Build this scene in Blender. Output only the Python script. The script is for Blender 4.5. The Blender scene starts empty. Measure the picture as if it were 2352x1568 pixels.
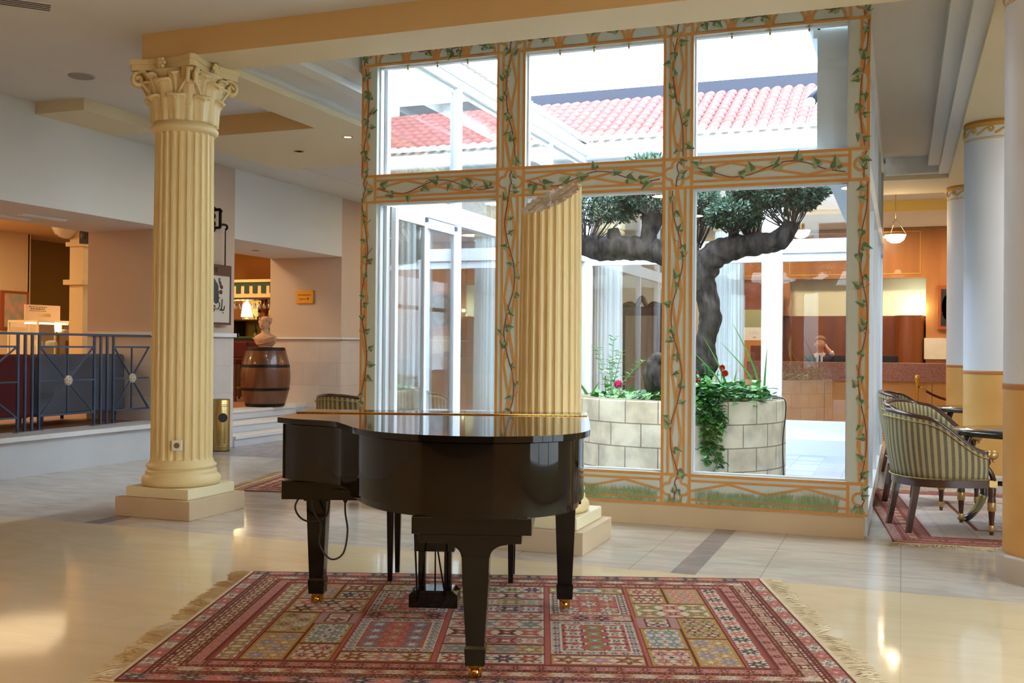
import bpy, math, random
import numpy as np
from mathutils import Vector, Matrix
random.seed(7)
C = bpy.context.scene.collection
PI = math.pi
def R(d): return math.radians(d)

# ---------------------------------------------------------------- mesh builder
class MB:
    def __init__(s): s.v = []; s.f = []; s.m = []; s.s = []
    def add(s, vs, fs, m=0, smooth=False):
        o = len(s.v); s.v.extend([tuple(p) for p in vs])
        for f in fs:
            s.f.append(tuple(o + i for i in f)); s.m.append(m); s.s.append(smooth)
        return s
    def box(s, x0, x1, y0, y1, z0, z1, m=0):
        return s.add([(x0,y0,z0),(x1,y0,z0),(x1,y1,z0),(x0,y1,z0),(x0,y0,z1),(x1,y0,z1),(x1,y1,z1),(x0,y1,z1)],
                     [(0,3,2,1),(4,5,6,7),(0,1,5,4),(1,2,6,5),(2,3,7,6),(3,0,4,7)], m)
    def frustum(s, c0, w0, d0, c1, w1, d1, m=0):
        vs = []
        for (c, w, d) in ((c0,w0,d0),(c1,w1,d1)):
            for sx, sy in ((-1,-1),(1,-1),(1,1),(-1,1)): vs.append((c[0]+sx*w/2, c[1]+sy*d/2, c[2]))
        return s.add(vs, [(0,3,2,1),(4,5,6,7),(0,1,5,4),(1,2,6,5),(2,3,7,6),(3,0,4,7)], m)
    def beam(s, p, q, w, h, m=0, up=(0,0,1)):
        p = Vector(p); q = Vector(q); d = (q-p).normalized(); up = Vector(up)
        if abs(d.dot(up)) > .98: up = Vector((1,0,0))
        x = d.cross(up).normalized()*w/2; y = x.cross(d).normalized()*h/2
        vs = [p-x-y, p+x-y, p+x+y, p-x+y, q-x-y, q+x-y, q+x+y, q-x+y]
        return s.add(vs, [(0,1,2,3),(7,6,5,4),(0,4,5,1),(1,5,6,2),(2,6,7,3),(3,7,4,0)], m)
    def prism(s, poly, z0, z1, m=0, smooth_side=False):
        n = len(poly)
        a = sum(poly[i][0]*poly[(i+1)%n][1]-poly[(i+1)%n][0]*poly[i][1] for i in range(n))
        if a < 0: poly = poly[::-1]
        s.add([(p[0],p[1],z0) for p in poly], [tuple(range(n))[::-1]], m)
        s.add([(p[0],p[1],z1) for p in poly], [tuple(range(n))], m)
        vs = [(p[0],p[1],z0) for p in poly]+[(p[0],p[1],z1) for p in poly]
        return s.add(vs, [(i,(i+1)%n,n+(i+1)%n,n+i) for i in range(n)], m, smooth_side)
    def prism_y(s, poly, y0, y1, m=0):   # polygon in x,z extruded along y
        t = MB(); t.prism(poly, 0, 1)
        vs = [(p[0], y0 + (1-p[2])*(y1-y0), p[1]) for p in t.v]
        return s.add(vs, t.f, m)
    def lathe(s, prof, n=24, m=0, c=(0,0,0), smooth=True, cap=True):
        vs = []
        for r, z in prof:
            for k in range(n):
                a = 2*PI*k/n; vs.append((c[0]+r*math.cos(a), c[1]+r*math.sin(a), c[2]+z))
        fs = []
        for i in range(len(prof)-1):
            for k in range(n):
                k2 = (k+1) % n; fs.append((i*n+k, i*n+k2, (i+1)*n+k2, (i+1)*n+k))
        s.add(vs, fs, m, smooth)
        if cap:
            for i, rev in ((0, True), (len(prof)-1, False)):
                if prof[i][0] > 1e-5:
                    ring = [vs[i*n+k] for k in range(n)]
                    s.add(ring, [tuple(range(n))[::-1] if rev else tuple(range(n))], m)
        return s
    def tube(s, pts, r, n=8, m=0, smooth=True, cap=True, flat=1.0):
        pts = [Vector(p) for p in pts]; N = len(pts)
        rr = r if hasattr(r, '__len__') else [r]*N
        t0 = (pts[1]-pts[0]).normalized(); up = Vector((0,0,1)) if abs(t0.z) < .9 else Vector((1,0,0))
        x = t0.cross(up).normalized(); vs = []
        for i in range(N):
            t = (pts[min(i+1,N-1)]-pts[max(i-1,0)]).normalized()
            x = (x - t*x.dot(t)).normalized(); y = t.cross(x)
            for k in range(n):
                a = 2*PI*k/n; vs.append(pts[i]+x*(rr[i]*math.cos(a))+y*(rr[i]*flat*math.sin(a)))
        fs = []
        for i in range(N-1):
            for k in range(n):
                k2 = (k+1) % n; fs.append((i*n+k, i*n+k2, (i+1)*n+k2, (i+1)*n+k))
        if cap: fs += [tuple(range(n))[::-1], tuple((N-1)*n+k for k in range(n))]
        return s.add(vs, fs, m, smooth)
    def ball(s, c, r, n=14, m=0, sc=(1,1,1)):
        h = n//2; prof = [(max(1e-6, r*math.sin(PI*i/h)), -r*math.cos(PI*i/h)) for i in range(h+1)]
        vs = []; o = MB(); o.lathe(prof, n, cap=False)
        return s.add([(c[0]+p[0]*sc[0], c[1]+p[1]*sc[1], c[2]+p[2]*sc[2]) for p in o.v], o.f, m, True)
    def xf(s, M):
        s.v = [tuple(M @ Vector(p)) for p in s.v]; return s
    def merge(s, o, M=None):
        b = len(s.v)
        s.v.extend([tuple(M @ Vector(p)) for p in o.v] if M is not None else o.v)
        s.f.extend([tuple(b+i for i in f) for f in o.f]); s.m.extend(o.m); s.s.extend(o.s); return s
    def build(s, name, mats, parent=None, loc=(0,0,0), rotz=0, bevel=0, weld=False):
        me = bpy.data.meshes.new(name); me.from_pydata(s.v, [], s.f)
        if not hasattr(mats, '__len__'): mats = [mats]
        for mt in mats: me.materials.append(mt)
        me.polygons.foreach_set('material_index', s.m); me.polygons.foreach_set('use_smooth', s.s); me.update()
        o = bpy.data.objects.new(name, me); C.objects.link(o)
        o.location = loc; o.rotation_euler = (0,0,rotz)
        if parent is not None: o.parent = parent
        if bevel:
            b = o.modifiers.new('b','BEVEL'); b.width = bevel; b.segments = 2; b.limit_method = 'ANGLE'; b.angle_limit = R(40)
        return o

def thing(name, label, cat, loc=(0,0,0), rotz=0, group=None):
    o = bpy.data.objects.new(name, None); C.objects.link(o); o.empty_display_size = .1
    o.location = loc; o.rotation_euler = (0,0,rotz); tag(o, label, cat, group); return o
def tag(o, label, cat, group=None, kind=None):
    o['label'] = label; o['category'] = cat
    if group: o['group'] = group
    if kind: o['kind'] = kind
    return o
def sroot(name, label=None, loc=(0,0,0)):
    o = bpy.data.objects.new(name, None); C.objects.link(o); o.location = loc; o['kind'] = 'structure'
    if label: o['label'] = label
    return o
def struct(name, mb, mats, label=None, **k):
    o = mb.build(name, mats, **k); o['kind'] = 'structure'
    if label: o['label'] = label
    return o
def dup(root, loc, rotz, label, group=None):
    r = root.copy(); C.objects.link(r); r.location = loc; r.rotation_euler = (0,0,rotz); r['label'] = label
    if group: r['group'] = group
    for ch in list(root.children):
        c = ch.copy(); C.objects.link(c); c.parent = r
        for g in ch.children:
            d = g.copy(); C.objects.link(d); d.parent = c
    return r
def bez(pts, n=8, closed=False):     # catmull-rom through points
    P = [Vector(p) for p in pts]; N = len(P); out = []
    rng = range(N if closed else N-1)
    for i in rng:
        if closed: a,b,c,d = P[(i-1)%N],P[i],P[(i+1)%N],P[(i+2)%N]
        else: a,b,c,d = P[max(i-1,0)],P[i],P[i+1],P[min(i+2,N-1)]
        for k in range(n):
            t = k/n
            out.append(.5*((2*b)+(c-a)*t+(2*a-5*b+4*c-d)*t*t+(3*b-a-3*c+d)*t**3))
    if not closed: out.append(P[-1])
    return out

# ---------------------------------------------------------------- materials
def srgb(r,g,b):
    f = lambda c: ((c/255)/12.92 if c/255 <= .04045 else (((c/255)+.055)/1.055)**2.4)
    return (f(r), f(g), f(b), 1)
def mat(name, col, rough=.5, metal=0, spec=.5, noise=0, nscale=8, bump=0, bscale=60, coat=0, emit=None, estr=0, col2=None, trans=0, stretch=None):
    m = bpy.data.materials.new(name); m.use_nodes = True; nt = m.node_tree; b = nt.nodes['Principled BSDF']
    b.inputs['Base Color'].default_value = col; b.inputs['Roughness'].default_value = rough
    b.inputs['Metallic'].default_value = metal; b.inputs['Specular IOR Level'].default_value = spec
    b.inputs['Coat Weight'].default_value = coat
    if trans: b.inputs['Transmission Weight'].default_value = trans
    if emit: b.inputs['Emission Color'].default_value = emit; b.inputs['Emission Strength'].default_value = estr
    if noise or col2 or bump:
        tc = nt.nodes.new('ShaderNodeTexCoord'); mp = nt.nodes.new('ShaderNodeMapping')
        nt.links.new(tc.outputs['Object'], mp.inputs['Vector'])
        if stretch: mp.inputs['Scale'].default_value = stretch
    if noise or col2:
        n = nt.nodes.new('ShaderNodeTexNoise'); n.inputs['Scale'].default_value = nscale; n.inputs['Detail'].default_value = 5
        nt.links.new(mp.outputs['Vector'], n.inputs['Vector'])
        cr = nt.nodes.new('ShaderNodeValToRGB'); cr.color_ramp.elements[0].position = .3; cr.color_ramp.elements[1].position = .72
        c2 = col2 or tuple(min(1, c*(1-noise)) for c in col[:3])+(1,)
        cr.color_ramp.elements[0].color = c2; cr.color_ramp.elements[1].color = col
        nt.links.new(n.outputs['Fac'], cr.inputs['Fac']); nt.links.new(cr.outputs['Color'], b.inputs['Base Color'])
    if bump:
        n = nt.nodes.new('ShaderNodeTexNoise'); n.inputs['Scale'].default_value = bscale; n.inputs['Detail'].default_value = 4
        nt.links.new(mp.outputs['Vector'], n.inputs['Vector'])
        bp = nt.nodes.new('ShaderNodeBump'); bp.inputs['Strength'].default_value = bump; bp.inputs['Distance'].default_value = .01
        nt.links.new(n.outputs['Fac'], bp.inputs['Height']); nt.links.new(bp.outputs['Normal'], b.inputs['Normal'])
    return m
def brickmat(name, c1, c2, mortar, bw, bh, msize=.006, rough=.5, axes='xz', stain=0, spec=.4, off=.5):
    m = mat(name, c1, rough, spec=spec); nt = m.node_tree; b = nt.nodes['Principled BSDF']; L = nt.links.new
    tc = nt.nodes.new('ShaderNodeTexCoord'); sp = nt.nodes.new('ShaderNodeSeparateXYZ'); L(tc.outputs['Object'], sp.inputs[0])
    cb = nt.nodes.new('ShaderNodeCombineXYZ')
    if axes == 'cyl':                               # angle * radius, z
        at = nt.nodes.new('ShaderNodeMath'); at.operation = 'ARCTAN2'; L(sp.outputs['Y'], at.inputs[0]); L(sp.outputs['X'], at.inputs[1]); L(at.outputs[0], cb.inputs['X']); L(sp.outputs['Z'], cb.inputs['Y'])
    else:
        L(sp.outputs[axes[0].upper()], cb.inputs['X']); L(sp.outputs[axes[1].upper()], cb.inputs['Y'])
    br = nt.nodes.new('ShaderNodeTexBrick'); br.inputs['Scale'].default_value = 1
    br.inputs['Brick Width'].default_value = bw; br.inputs['Row Height'].default_value = bh; br.inputs['Mortar Size'].default_value = msize
    br.inputs['Color1'].default_value = c1; br.inputs['Color2'].default_value = c2; br.inputs['Mortar'].default_value = mortar; br.offset = off
    br.inputs['Mortar Smooth'].default_value = .3
    L(cb.outputs[0], br.inputs['Vector'])
    n = nt.nodes.new('ShaderNodeTexNoise'); n.inputs['Scale'].default_value = 5; n.inputs['Detail'].default_value = 6; L(tc.outputs['Object'], n.inputs['Vector'])
    mx = nt.nodes.new('ShaderNodeMix'); mx.data_type = 'RGBA'; mx.blend_type = 'MULTIPLY'
    cr = nt.nodes.new('ShaderNodeValToRGB'); cr.color_ramp.elements[0].position = .35; cr.color_ramp.elements[1].position = .6
    d = 1-stain; cr.color_ramp.elements[0].color = (d,d,d*.97,1); cr.color_ramp.elements[1].color = (1,1,1,1)
    L(n.outputs['Fac'], cr.inputs['Fac']); mx.inputs['Factor'].default_value = 1
    L(br.outputs['Color'], mx.inputs['A']); L(cr.outputs['Color'], mx.inputs['B']); L(mx.outputs['Result'], b.inputs['Base Color'])
    return m
def emis(name, col, s):
    m = bpy.data.materials.new(name); m.use_nodes = True; nt = m.node_tree; nt.nodes.remove(nt.nodes['Principled BSDF'])
    e = nt.nodes.new('ShaderNodeEmission'); e.inputs[0].default_value = col; e.inputs[1].default_value = s
    nt.links.new(e.outputs[0], nt.nodes['Material Output'].inputs[0]); return m
def glassmat(name, tint=(.97,.99,1,1), base=.07, k=1.0):
    m = bpy.data.materials.new(name); m.use_nodes = True; nt = m.node_tree; nt.nodes.remove(nt.nodes['Principled BSDF']); L = nt.links.new
    t = nt.nodes.new('ShaderNodeBsdfTransparent'); t.inputs[0].default_value = tint
    g = nt.nodes.new('ShaderNodeBsdfGlossy'); g.inputs['Roughness'].default_value = 0; g.inputs[0].default_value = (1,1,1,1)
    lw = nt.nodes.new('ShaderNodeLayerWeight'); lw.inputs['Blend'].default_value = .5
    pw = nt.nodes.new('ShaderNodeMath'); pw.operation = 'POWER'; pw.inputs[1].default_value = 4.5; L(lw.outputs['Facing'], pw.inputs[0])
    ma = nt.nodes.new('ShaderNodeMath'); ma.operation = 'MULTIPLY_ADD'; ma.inputs[1].default_value = (1-base)*k; ma.inputs[2].default_value = base; ma.use_clamp = True
    L(pw.outputs[0], ma.inputs[0])
    mx = nt.nodes.new('ShaderNodeMixShader'); L(ma.outputs[0], mx.inputs[0]); L(t.outputs[0], mx.inputs[1]); L(g.outputs[0], mx.inputs[2])
    L(mx.outputs[0], nt.nodes['Material Output'].inputs[0]); return m

M_ceil = mat('ceiling_paint', srgb(220,214,202), .8, noise=.03, nscale=3)
M_beam = mat('beam_paint', srgb(228,210,170), .7)
M_wallw = mat('wall_paint_grey_white', srgb(222,219,210), .8)
M_stone_up = mat('sandstone_upper', srgb(206,182,160), .8, noise=.05, nscale=40, bump=.06, bscale=90)
M_stone_lo = brickmat('limestone_blocks', srgb(214,204,196), srgb(206,195,187), srgb(190,180,172), .62, .36, .004, .5, 'yz', .05)
M_stone_lx = brickmat('limestone_blocks_front', srgb(210,196,186), srgb(200,185,175), srgb(184,170,162), .62, .36, .004, .5, 'xz', .05)
M_white_marble = mat('white_step_marble', srgb(226,226,226), .3, noise=.06, nscale=4)
M_cream = mat('column_cream_paint', srgb(240,216,158), .42, noise=.02, nscale=6)
M_slab = mat('column_slab_stone', srgb(214,188,152), .4, noise=.05, nscale=10)
M_plinthcream = mat('column_plinth_cream', srgb(240,228,188), .45)
M_broken = mat('broken_stone', srgb(226,206,178), .9, noise=.25, nscale=14, bump=.9, bscale=25)
M_piano = mat('black_lacquer', (.006,.005,.0045,1), .045, spec=.42)
M_pianomat = mat('black_satin', (.006,.005,.0045,1), .14, spec=.4)
M_brass = mat('polished_brass', srgb(212,160,70), .22, 1)
M_brassdull = mat('aged_brass', srgb(190,165,105), .3, 1, noise=.2, nscale=6)
M_rubber = mat('black_rubber', (.015,.015,.015,1), .5)
M_white = mat('white_aluminium', srgb(236,240,244), .35)
M_whiteplastic = mat('white_plastic', srgb(238,236,230), .35)
M_glass = glassmat('window_glass', base=.022)
M_glassr = glassmat('courtyard_glass', base=.09, k=1.1)
M_panel = mat('painted_panel_sage', srgb(206,212,202), .55, noise=.03, nscale=20)
M_ochre = mat('painted_lattice_ochre', srgb(212,152,82), .55, noise=.06, nscale=30)
M_ochre_d = mat('painted_lattice_light_edge', srgb(232,204,150), .55)
M_leaf_d = mat('painted_ivy_dark', srgb(98,122,84), .55)
M_leaf_l = mat('painted_ivy_pale', srgb(160,174,132), .55)
M_stem = mat('painted_stem_brown', srgb(132,78,62), .55)
M_grass = mat('painted_grass_green', srgb(134,158,96), .6)
M_plinthw = mat('window_plinth_limestone', srgb(222,194,154), .42, noise=.07, nscale=3)
M_navy = mat('navy_iron', srgb(62,78,104), .4, .2)
M_rosette = mat('bone_cast_rosette', srgb(214,204,180), .6, noise=.3, nscale=60)
M_sofa = mat('grey_sofa_fabric', srgb(84,84,92), .9, noise=.1, nscale=80)
M_sofared = mat('dark_red_sofa_fabric', srgb(84,22,20), .9)
M_darkwood = mat('dark_walnut', srgb(74,42,24), .3, noise=.3, nscale=3, stretch=(1,1,.15))
M_barrelwood = mat('barrel_oak', srgb(112,62,32), .3, col2=srgb(74,38,20), nscale=9, stretch=(1,1,.08), coat=.4)
M_iron = mat('black_iron', srgb(30,28,28), .45, .6)
M_terra = mat('bust_plaster', srgb(206,160,122), .7, noise=.15, nscale=20)
M_orange = mat('bar_orange_wall', srgb(214,150,84), .8)
M_warmwall = mat('bar_cream_wall', srgb(236,206,160), .8)
M_olivewall = mat('bar_olive_wall', srgb(150,116,54), .8, noise=.08, nscale=30)
M_greenpaint = mat('dark_green_paint', srgb(44,74,58), .5)
M_creampaint = mat('cream_paint', srgb(236,214,164), .5)
M_redwood = mat('reddish_wood', srgb(170,84,40), .4, noise=.2, nscale=4, stretch=(1,1,.2))
M_cherry = mat('cherry_panelling', srgb(182,122,70), .28, col2=srgb(162,104,56), nscale=5, stretch=(1,1,.12), coat=.3)
M_cherryd = mat('dark_cherry', srgb(134,76,42), .25, col2=srgb(110,58,32), nscale=5, stretch=(1,1,.12), coat=.3)
M_counterwood = mat('counter_maple', srgb(214,148,80), .3, col2=srgb(198,130,66), nscale=4, stretch=(1,1,.2), coat=.2)
M_granite = mat('red_granite', srgb(190,130,112), .3, col2=srgb(132,78,66), nscale=70)
M_goldline = mat('gold_inlay', srgb(226,180,90), .3, .6)
M_paleniche = mat('pale_niche', srgb(226,226,204), .7)
M_tile_roof = mat('terracotta_tile', srgb(204,118,114), .8, noise=.25, nscale=7)
M_tile_white = mat('glare_white_tile', srgb(236,232,226), .8)  # overexposed glare on the eave row put into the colour; also the deck
M_ridge = mat('dark_blue_ridge', srgb(24,34,54), .5)
M_eave = mat('white_render_blue_shade', srgb(228,238,248), .8, noise=.06, nscale=4)  # white render tinted blue: sky-lit shade put into the colour
M_render = mat('white_render', srgb(238,238,234), .8)
M_bark = mat('olive_bark', srgb(98,86,80), .9, col2=srgb(32,27,26), nscale=16, bump=1.0, bscale=30, stretch=(1,1,.35))
M_twig = mat('olive_twig', srgb(88,76,68), .9)
M_olive1 = mat('olive_leaf_green', srgb(84,116,84), .55)
M_olive2 = mat('olive_leaf_silver', srgb(124,152,140), .5)
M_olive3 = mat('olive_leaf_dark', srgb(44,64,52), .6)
M_green1 = mat('plant_green', srgb(92,158,72), .5)
M_green2 = mat('plant_green_pale', srgb(140,190,120), .5)
M_green3 = mat('plant_green_deep', srgb(48,104,62), .5)
M_pink = mat('geranium_pink', srgb(244,60,140), .6)
M_red = mat('flower_red', srgb(222,62,34), .6)
M_fwhite = mat('flower_white', srgb(250,250,250), .6)
M_soil = mat('soil', srgb(74,58,44), .95, noise=.4, nscale=30)
M_planter = brickmat('planter_blocks', srgb(252,238,208), srgb(244,224,190), srgb(156,140,118), .31, .2175, .006, .8, 'cyl', .30)
M_suit = mat('navy_suit', srgb(46,50,68), .8)
M_shirt = mat('white_shirt', srgb(236,232,240), .7)
M_tie = mat('grey_blue_tie', srgb(84,92,122), .5)
M_skin = mat('skin', srgb(232,170,142), .5)
M_hair = mat('brown_hair', srgb(140,92,60), .6)
M_blackp = mat('black_plastic', (.02,.02,.022,1), .4)
M_greysteel = mat('grey_steel', srgb(150,150,150), .4, .7)
M_gold = mat('gilt_carving', srgb(196,158,96), .35, .5, noise=.2, nscale=60)
M_stripe1 = mat('stripe_beige', srgb(176,160,118), .85, noise=.08, nscale=90)
M_stripe2 = mat('stripe_sage', srgb(116,108,82), .85, noise=.25, nscale=60)
M_chairwood = mat('mahogany', srgb(72,38,24), .25, noise=.15, nscale=6, coat=.5)
M_tableblack = mat('black_table_lacquer', (.015,.012,.012,1), .12, coat=.6)
M_verdigris = mat('verdigris_gilt', srgb(140,126,80), .4, .4)
M_lampglow = emis('lamp_glass_glow', (1,.86,.62,1), 5)
M_lampwarm = emis('bulb_warm', (1,.8,.5,1), 6)
M_bottle_d = mat('dark_bottle_glass', (.01,.012,.008,1), .08, spec=.8)
M_bottle_g = mat('green_bottle_glass', (.02,.12,.03,1), .08, spec=.8)
M_clear = glassmat('clear_glassware', base=.25)
M_cord = mat('dark_cord', (.02,.018,.016,1), .5)
M_parch = mat('sign_parchment', srgb(206,194,178), .7)
M_signwood = mat('sign_brown_wood', srgb(92,56,40), .5)
M_signslate = mat('sign_slate', srgb(58,64,66), .6)
M_arabicink = mat('sign_ink', srgb(40,46,40), .6)
M_colwhite = mat('painted_column_white', srgb(226,228,234), .45)
M_colochre = mat('painted_column_ochre_marble', srgb(226,178,104), .42, col2=srgb(216,160,84), nscale=3)
M_colochre2 = mat('frieze_gold_paint', srgb(216,166,74), .5)
M_colbrown = mat('painted_column_line', srgb(190,124,62), .5)
# ================================================================ SETTING: floor
def marble(name, c1, c2, tile, line, rough, lc, veins=3.0, sx=(1,3,1)):
    m = mat(name, c1, rough, spec=.5); nt = m.node_tree; L = nt.links.new; b = nt.nodes['Principled BSDF']
    tc = nt.nodes.new('ShaderNodeTexCoord'); mp = nt.nodes.new('ShaderNodeMapping'); mp.inputs['Scale'].default_value = sx
    L(tc.outputs['Object'], mp.inputs['Vector'])
    n = nt.nodes.new('ShaderNodeTexNoise'); n.inputs['Scale'].default_value = veins; n.inputs['Detail'].default_value = 7; n.inputs['Distortion'].default_value = 1.2
    L(mp.outputs['Vector'], n.inputs['Vector'])
    cr = nt.nodes.new('ShaderNodeValToRGB'); cr.color_ramp.elements[0].position = .36; cr.color_ramp.elements[1].position = .62
    cr.color_ramp.elements[0].color = c2; cr.color_ramp.elements[1].color = c1; L(n.outputs['Fac'], cr.inputs['Fac'])
    br = nt.nodes.new('ShaderNodeTexBrick'); br.offset = 0; br.inputs['Scale'].default_value = 1
    br.inputs['Brick Width'].default_value = tile[0]; br.inputs['Row Height'].default_value = tile[1]; br.inputs['Mortar Size'].default_value = line
    br.inputs['Color1'].default_value = (1,1,1,1); br.inputs['Color2'].default_value = (.95,.95,.96,1); br.inputs['Mortar'].default_value = lc
    L(tc.outputs['Object'], br.inputs['Vector'])
    mx = nt.nodes.new('ShaderNodeMix'); mx.data_type = 'RGBA'; mx.blend_type = 'MULTIPLY'; mx.inputs['Factor'].default_value = 1
    L(cr.outputs['Color'], mx.inputs['A']); L(br.outputs['Color'], mx.inputs['B']); L(mx.outputs['Result'], b.inputs['Base Color'])
    return m
M_fl_beige = marble('floor_beige_marble', srgb(234,214,176), srgb(228,207,167), (1.2,.62), .002, .07, (.86,.82,.76,1), 1.6)
M_fl_grey = marble('floor_pale_stone', srgb(214,204,190), srgb(200,188,174), (.78,.6), .004, .1, (.72,.7,.7,1), 2.2)
M_fl_band = marble('floor_grey_band', srgb(160,152,148), srgb(146,138,136), (.5,.5), .003, .12, (.8,.8,.8,1))
M_fl_lobby = marble('floor_lobby_stone', srgb(206,198,186), srgb(190,180,170), (.62,.62), .004, .12, (.75,.75,.75,1), 2)
M_fl_mosaic = brickmat('floor_mosaic', srgb(150,152,166), srgb(172,160,158), srgb(120,116,118), .13, .13, .004, .25, 'xy', .2)
M_fl_court = brickmat('courtyard_tiles', srgb(178,190,210), srgb(166,178,200), srgb(140,150,170), .3, .3, .006, .35, 'xy', .1, off=0)
M_fl_court2 = brickmat('courtyard_tiles_strip', srgb(150,168,200), srgb(196,206,222), srgb(140,150,170), .4, .09, .006, .35, 'xy', .05, off=0)
fl = MB()
ZF = -.12
def slab(x0,x1,y0,y1,m): fl.box(x0,x1,y0,y1,ZF,0,m)
slab(-9,4.2,-4.7,6.18,0)
slab(-9,-5.78,6.18,7.3,1); slab(-5.78,-5.62,6.18,7.3,2); slab(-5.62,-1.30,6.18,7.3,1); slab(-1.30,-1.15,6.18,7.3,2); slab(-1.15,4.2,6.18,7.3,1)
slab(-9,-4.33,7.3,10.6,3); slab(-4.33,-1.30,7.3,7.95,1); slab(-1.30,-1.15,7.3,7.95,2); slab(-1.15,4.2,7.3,7.95,1)
slab(-9,-4.33,10.6,12.6,4); slab(-9,-4.33,12.6,21,3)
slab(-.22,4.2,7.95,21,3); slab(-4.33,-.22,14.1,21,3)
slab(-4.33,-1.35,7.95,14.1,5); slab(-1.35,-.9,7.95,14.1,6); slab(-.9,-.22,7.95,14.1,5)
struct('floor', fl, [M_fl_beige, M_fl_grey, M_fl_band, M_fl_lobby, M_fl_mosaic, M_fl_court, M_fl_court2], 'polished beige and grey marble lobby floor')

# ================================================================ ceilings and beams
cl = MB()
cl.box(-9.8,4.4,-4.7,7.1,3.81,4.0); cl.box(-9.8,-5.7,7.1,9.28,3.81,4.0)
cl.box(-5.215,-4.37,7.1,21,3.70,3.95); cl.box(-4.37,-4.2,7.1,21,3.88,3.95); cl.box(-7.45,-5.7,11.35,21,3.70,3.95); cl.box(-9.8,-7.45,9.28,21,3.69,3.95)
cl.box(-.3,1.0,7.1,14.6,3.88,3.95); cl.box(1.0,4.4,7.1,16,3.70,3.95)
cl.box(-9.8,4.4,17.9,24,3.6,3.9); cl.box(-9.8,4.4,15.9,18.0,3.78,3.95); cl.box(-4.3,-.31,14.25,15.9,3.6,3.75)
struct('ceiling', cl, M_ceil, 'pale painted lobby ceiling')
M_beamface = mat('beam_face_ochre', srgb(226,186,124), .75)
def beam_obj(name, x0,x1,y0,y1,z0,z1, face=None, label=None):
    b = MB(); b.box(x0,x1,y0,y1,z0,z1,0)
    if face == '-y': b.m[2] = 1
    return struct(name, b, [M_beam, M_beamface], label)
beam_obj('trim_1', -5.66,4.4,6.63,7.10,3.6,3.83,'-y','ochre-faced beam over the columns')
beam_obj('trim_2', -5.70,-5.21,7.10,15.5,3.6,3.83,None,'cross beam running back from the left column')
beam_obj('trim_3', -7.45,-5.70,9.28,11.35,3.6,3.83,'-y','dropped ceiling band behind the left column')
beam_obj('trim_4', .553,1.25,7.10,16.0,3.6,3.83,None,'beam over the painted columns')
beam_obj('trim_5', -.3,.553,14.58,15.9,3.6,3.83,None,'cross beam at the end of the right aisle')
struct('trim_6', MB().box(-8.3,-7.67,8.15,9.28,3.69,3.83), M_beam, 'soffit along the left fascia')
# stepped mouldings in the coffers
mo = MB()
mo.box(-5.21,-5.15,7.1,21,3.655,3.70); mo.box(-4.75,-4.6,7.1,21,3.64,3.70)
struct('trim_7', mo, M_wallw, 'coffer moulding beside the left glass wall')
mo = MB(); mo.box(.43,.553,7.1,14.58,3.655,3.88); mo.box(.3,.43,7.1,14.58,3.75,3.88); mo.box(-.22,.43,14.45,14.58,3.66,3.88)
struct('trim_8', mo, M_wallw, 'coffer moulding over the right aisle')
struct('trim_9', MB().box(-9.8,4.4,17.86,17.9,3.6,3.78), mat('cove_yellow', srgb(246,206,110), .7), 'yellow cove face before the reception')

# ================================================================ left wall with bar openings
def wall(name, boxes, mats, label=None):
    b = MB()
    for bx in boxes: b.box(*bx[:6], bx[6] if len(bx) > 6 else 0)
    return struct(name, b, mats, label)
def stonewall(b, x0,x1,y0,y1, ztop=3.81):        # upper sandstone, lower limestone with dado ledge
    b.box(x0,x1,y0,y1,0,1.455,1); b.box(x0,x1,y0,y1,1.455,ztop,0)
LW = [M_stone_up, M_stone_lo, M_wallw]
b = MB(); stonewall(b,-9.62,-8.3,10.32,11.54)
struct('wall_left', b, LW, 'stone-clad pier between railing and bar steps')
b = MB(); stonewall(b,-9.62,-8.3,14.346,21)
struct('wall_left', b, [M_stone_up, M_stone_lx, M_wallw], 'stone-clad wall beyond the bar steps')
b = MB(); stonewall(b,-9.62,-8.3,-4.7,6.6)
struct('wall_left', b, LW, 'stone-clad wall in the foreground on the left')
wall('wall_left', [(-9.62,-8.3,6.6,10.32,2.76,3.83),(-9.62,-8.3,11.54,14.346,2.76,3.83)], [M_wallw], 'grey-white fascia over the bar openings')
# dado ledges
d = MB()
d.box(-8.3,-8.25,10.32,11.58,1.455,1.505); d.box(-9.62,-8.25,10.28,10.32,1.455,1.505); d.box(-9.62,-8.25,11.54,11.585,1.455,1.505)
d.box(-9.62,-8.255,14.306,14.346,1.455,1.485); d.box(-8.3,-8.255,14.346,21,1.455,1.485)
struct('trim_10', d, M_white_marble, 'pale stone dado ledge')
# raised bar platform, nosing, steps
M_plat = mat('platform_front_stone', srgb(206,208,212), .35, noise=.06, nscale=3)
M_carpet = mat('bar_floor_reddish', srgb(150,104,84), .5, noise=.15, nscale=8)
p = MB(); p.box(-17,-8.32,6.6,10.32,0,.36,0); p.box(-17,-8.32,6.6,10.32,.36,.408,2)
p.box(-17,-9.62,10.32,11.54,0,.408,2); p.box(-17,-9.0,11.54,14.346,0,.408,2); p.box(-17,-9.62,14.346,21,0,.408,2)
struct('floor', p, [M_plat, M_white_marble, M_carpet], 'raised bar floor with pale stone front')
struct('trim_11', MB().box(-8.75,-8.26,6.6,10.32,.365,.415), M_white_marble, 'white marble edge of the raised bar floor')
s = thing('bar_steps', 'three white marble steps up to the bar beside the brass bin', 'steps', (-8.6,12.94,0))
for k,(xf,zt) in enumerate(((.35,.137),(0,.273),(-.33,.415))):
    b = MB(); b.box(xf-.36,xf,-1.4,1.405,zt-.04,zt,0); b.box(xf-.36,xf-.02,-1.4,1.405,max(.0,zt-.137),zt-.04,1)
    b.build('step', [M_white_marble, M_plat], s)
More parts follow.
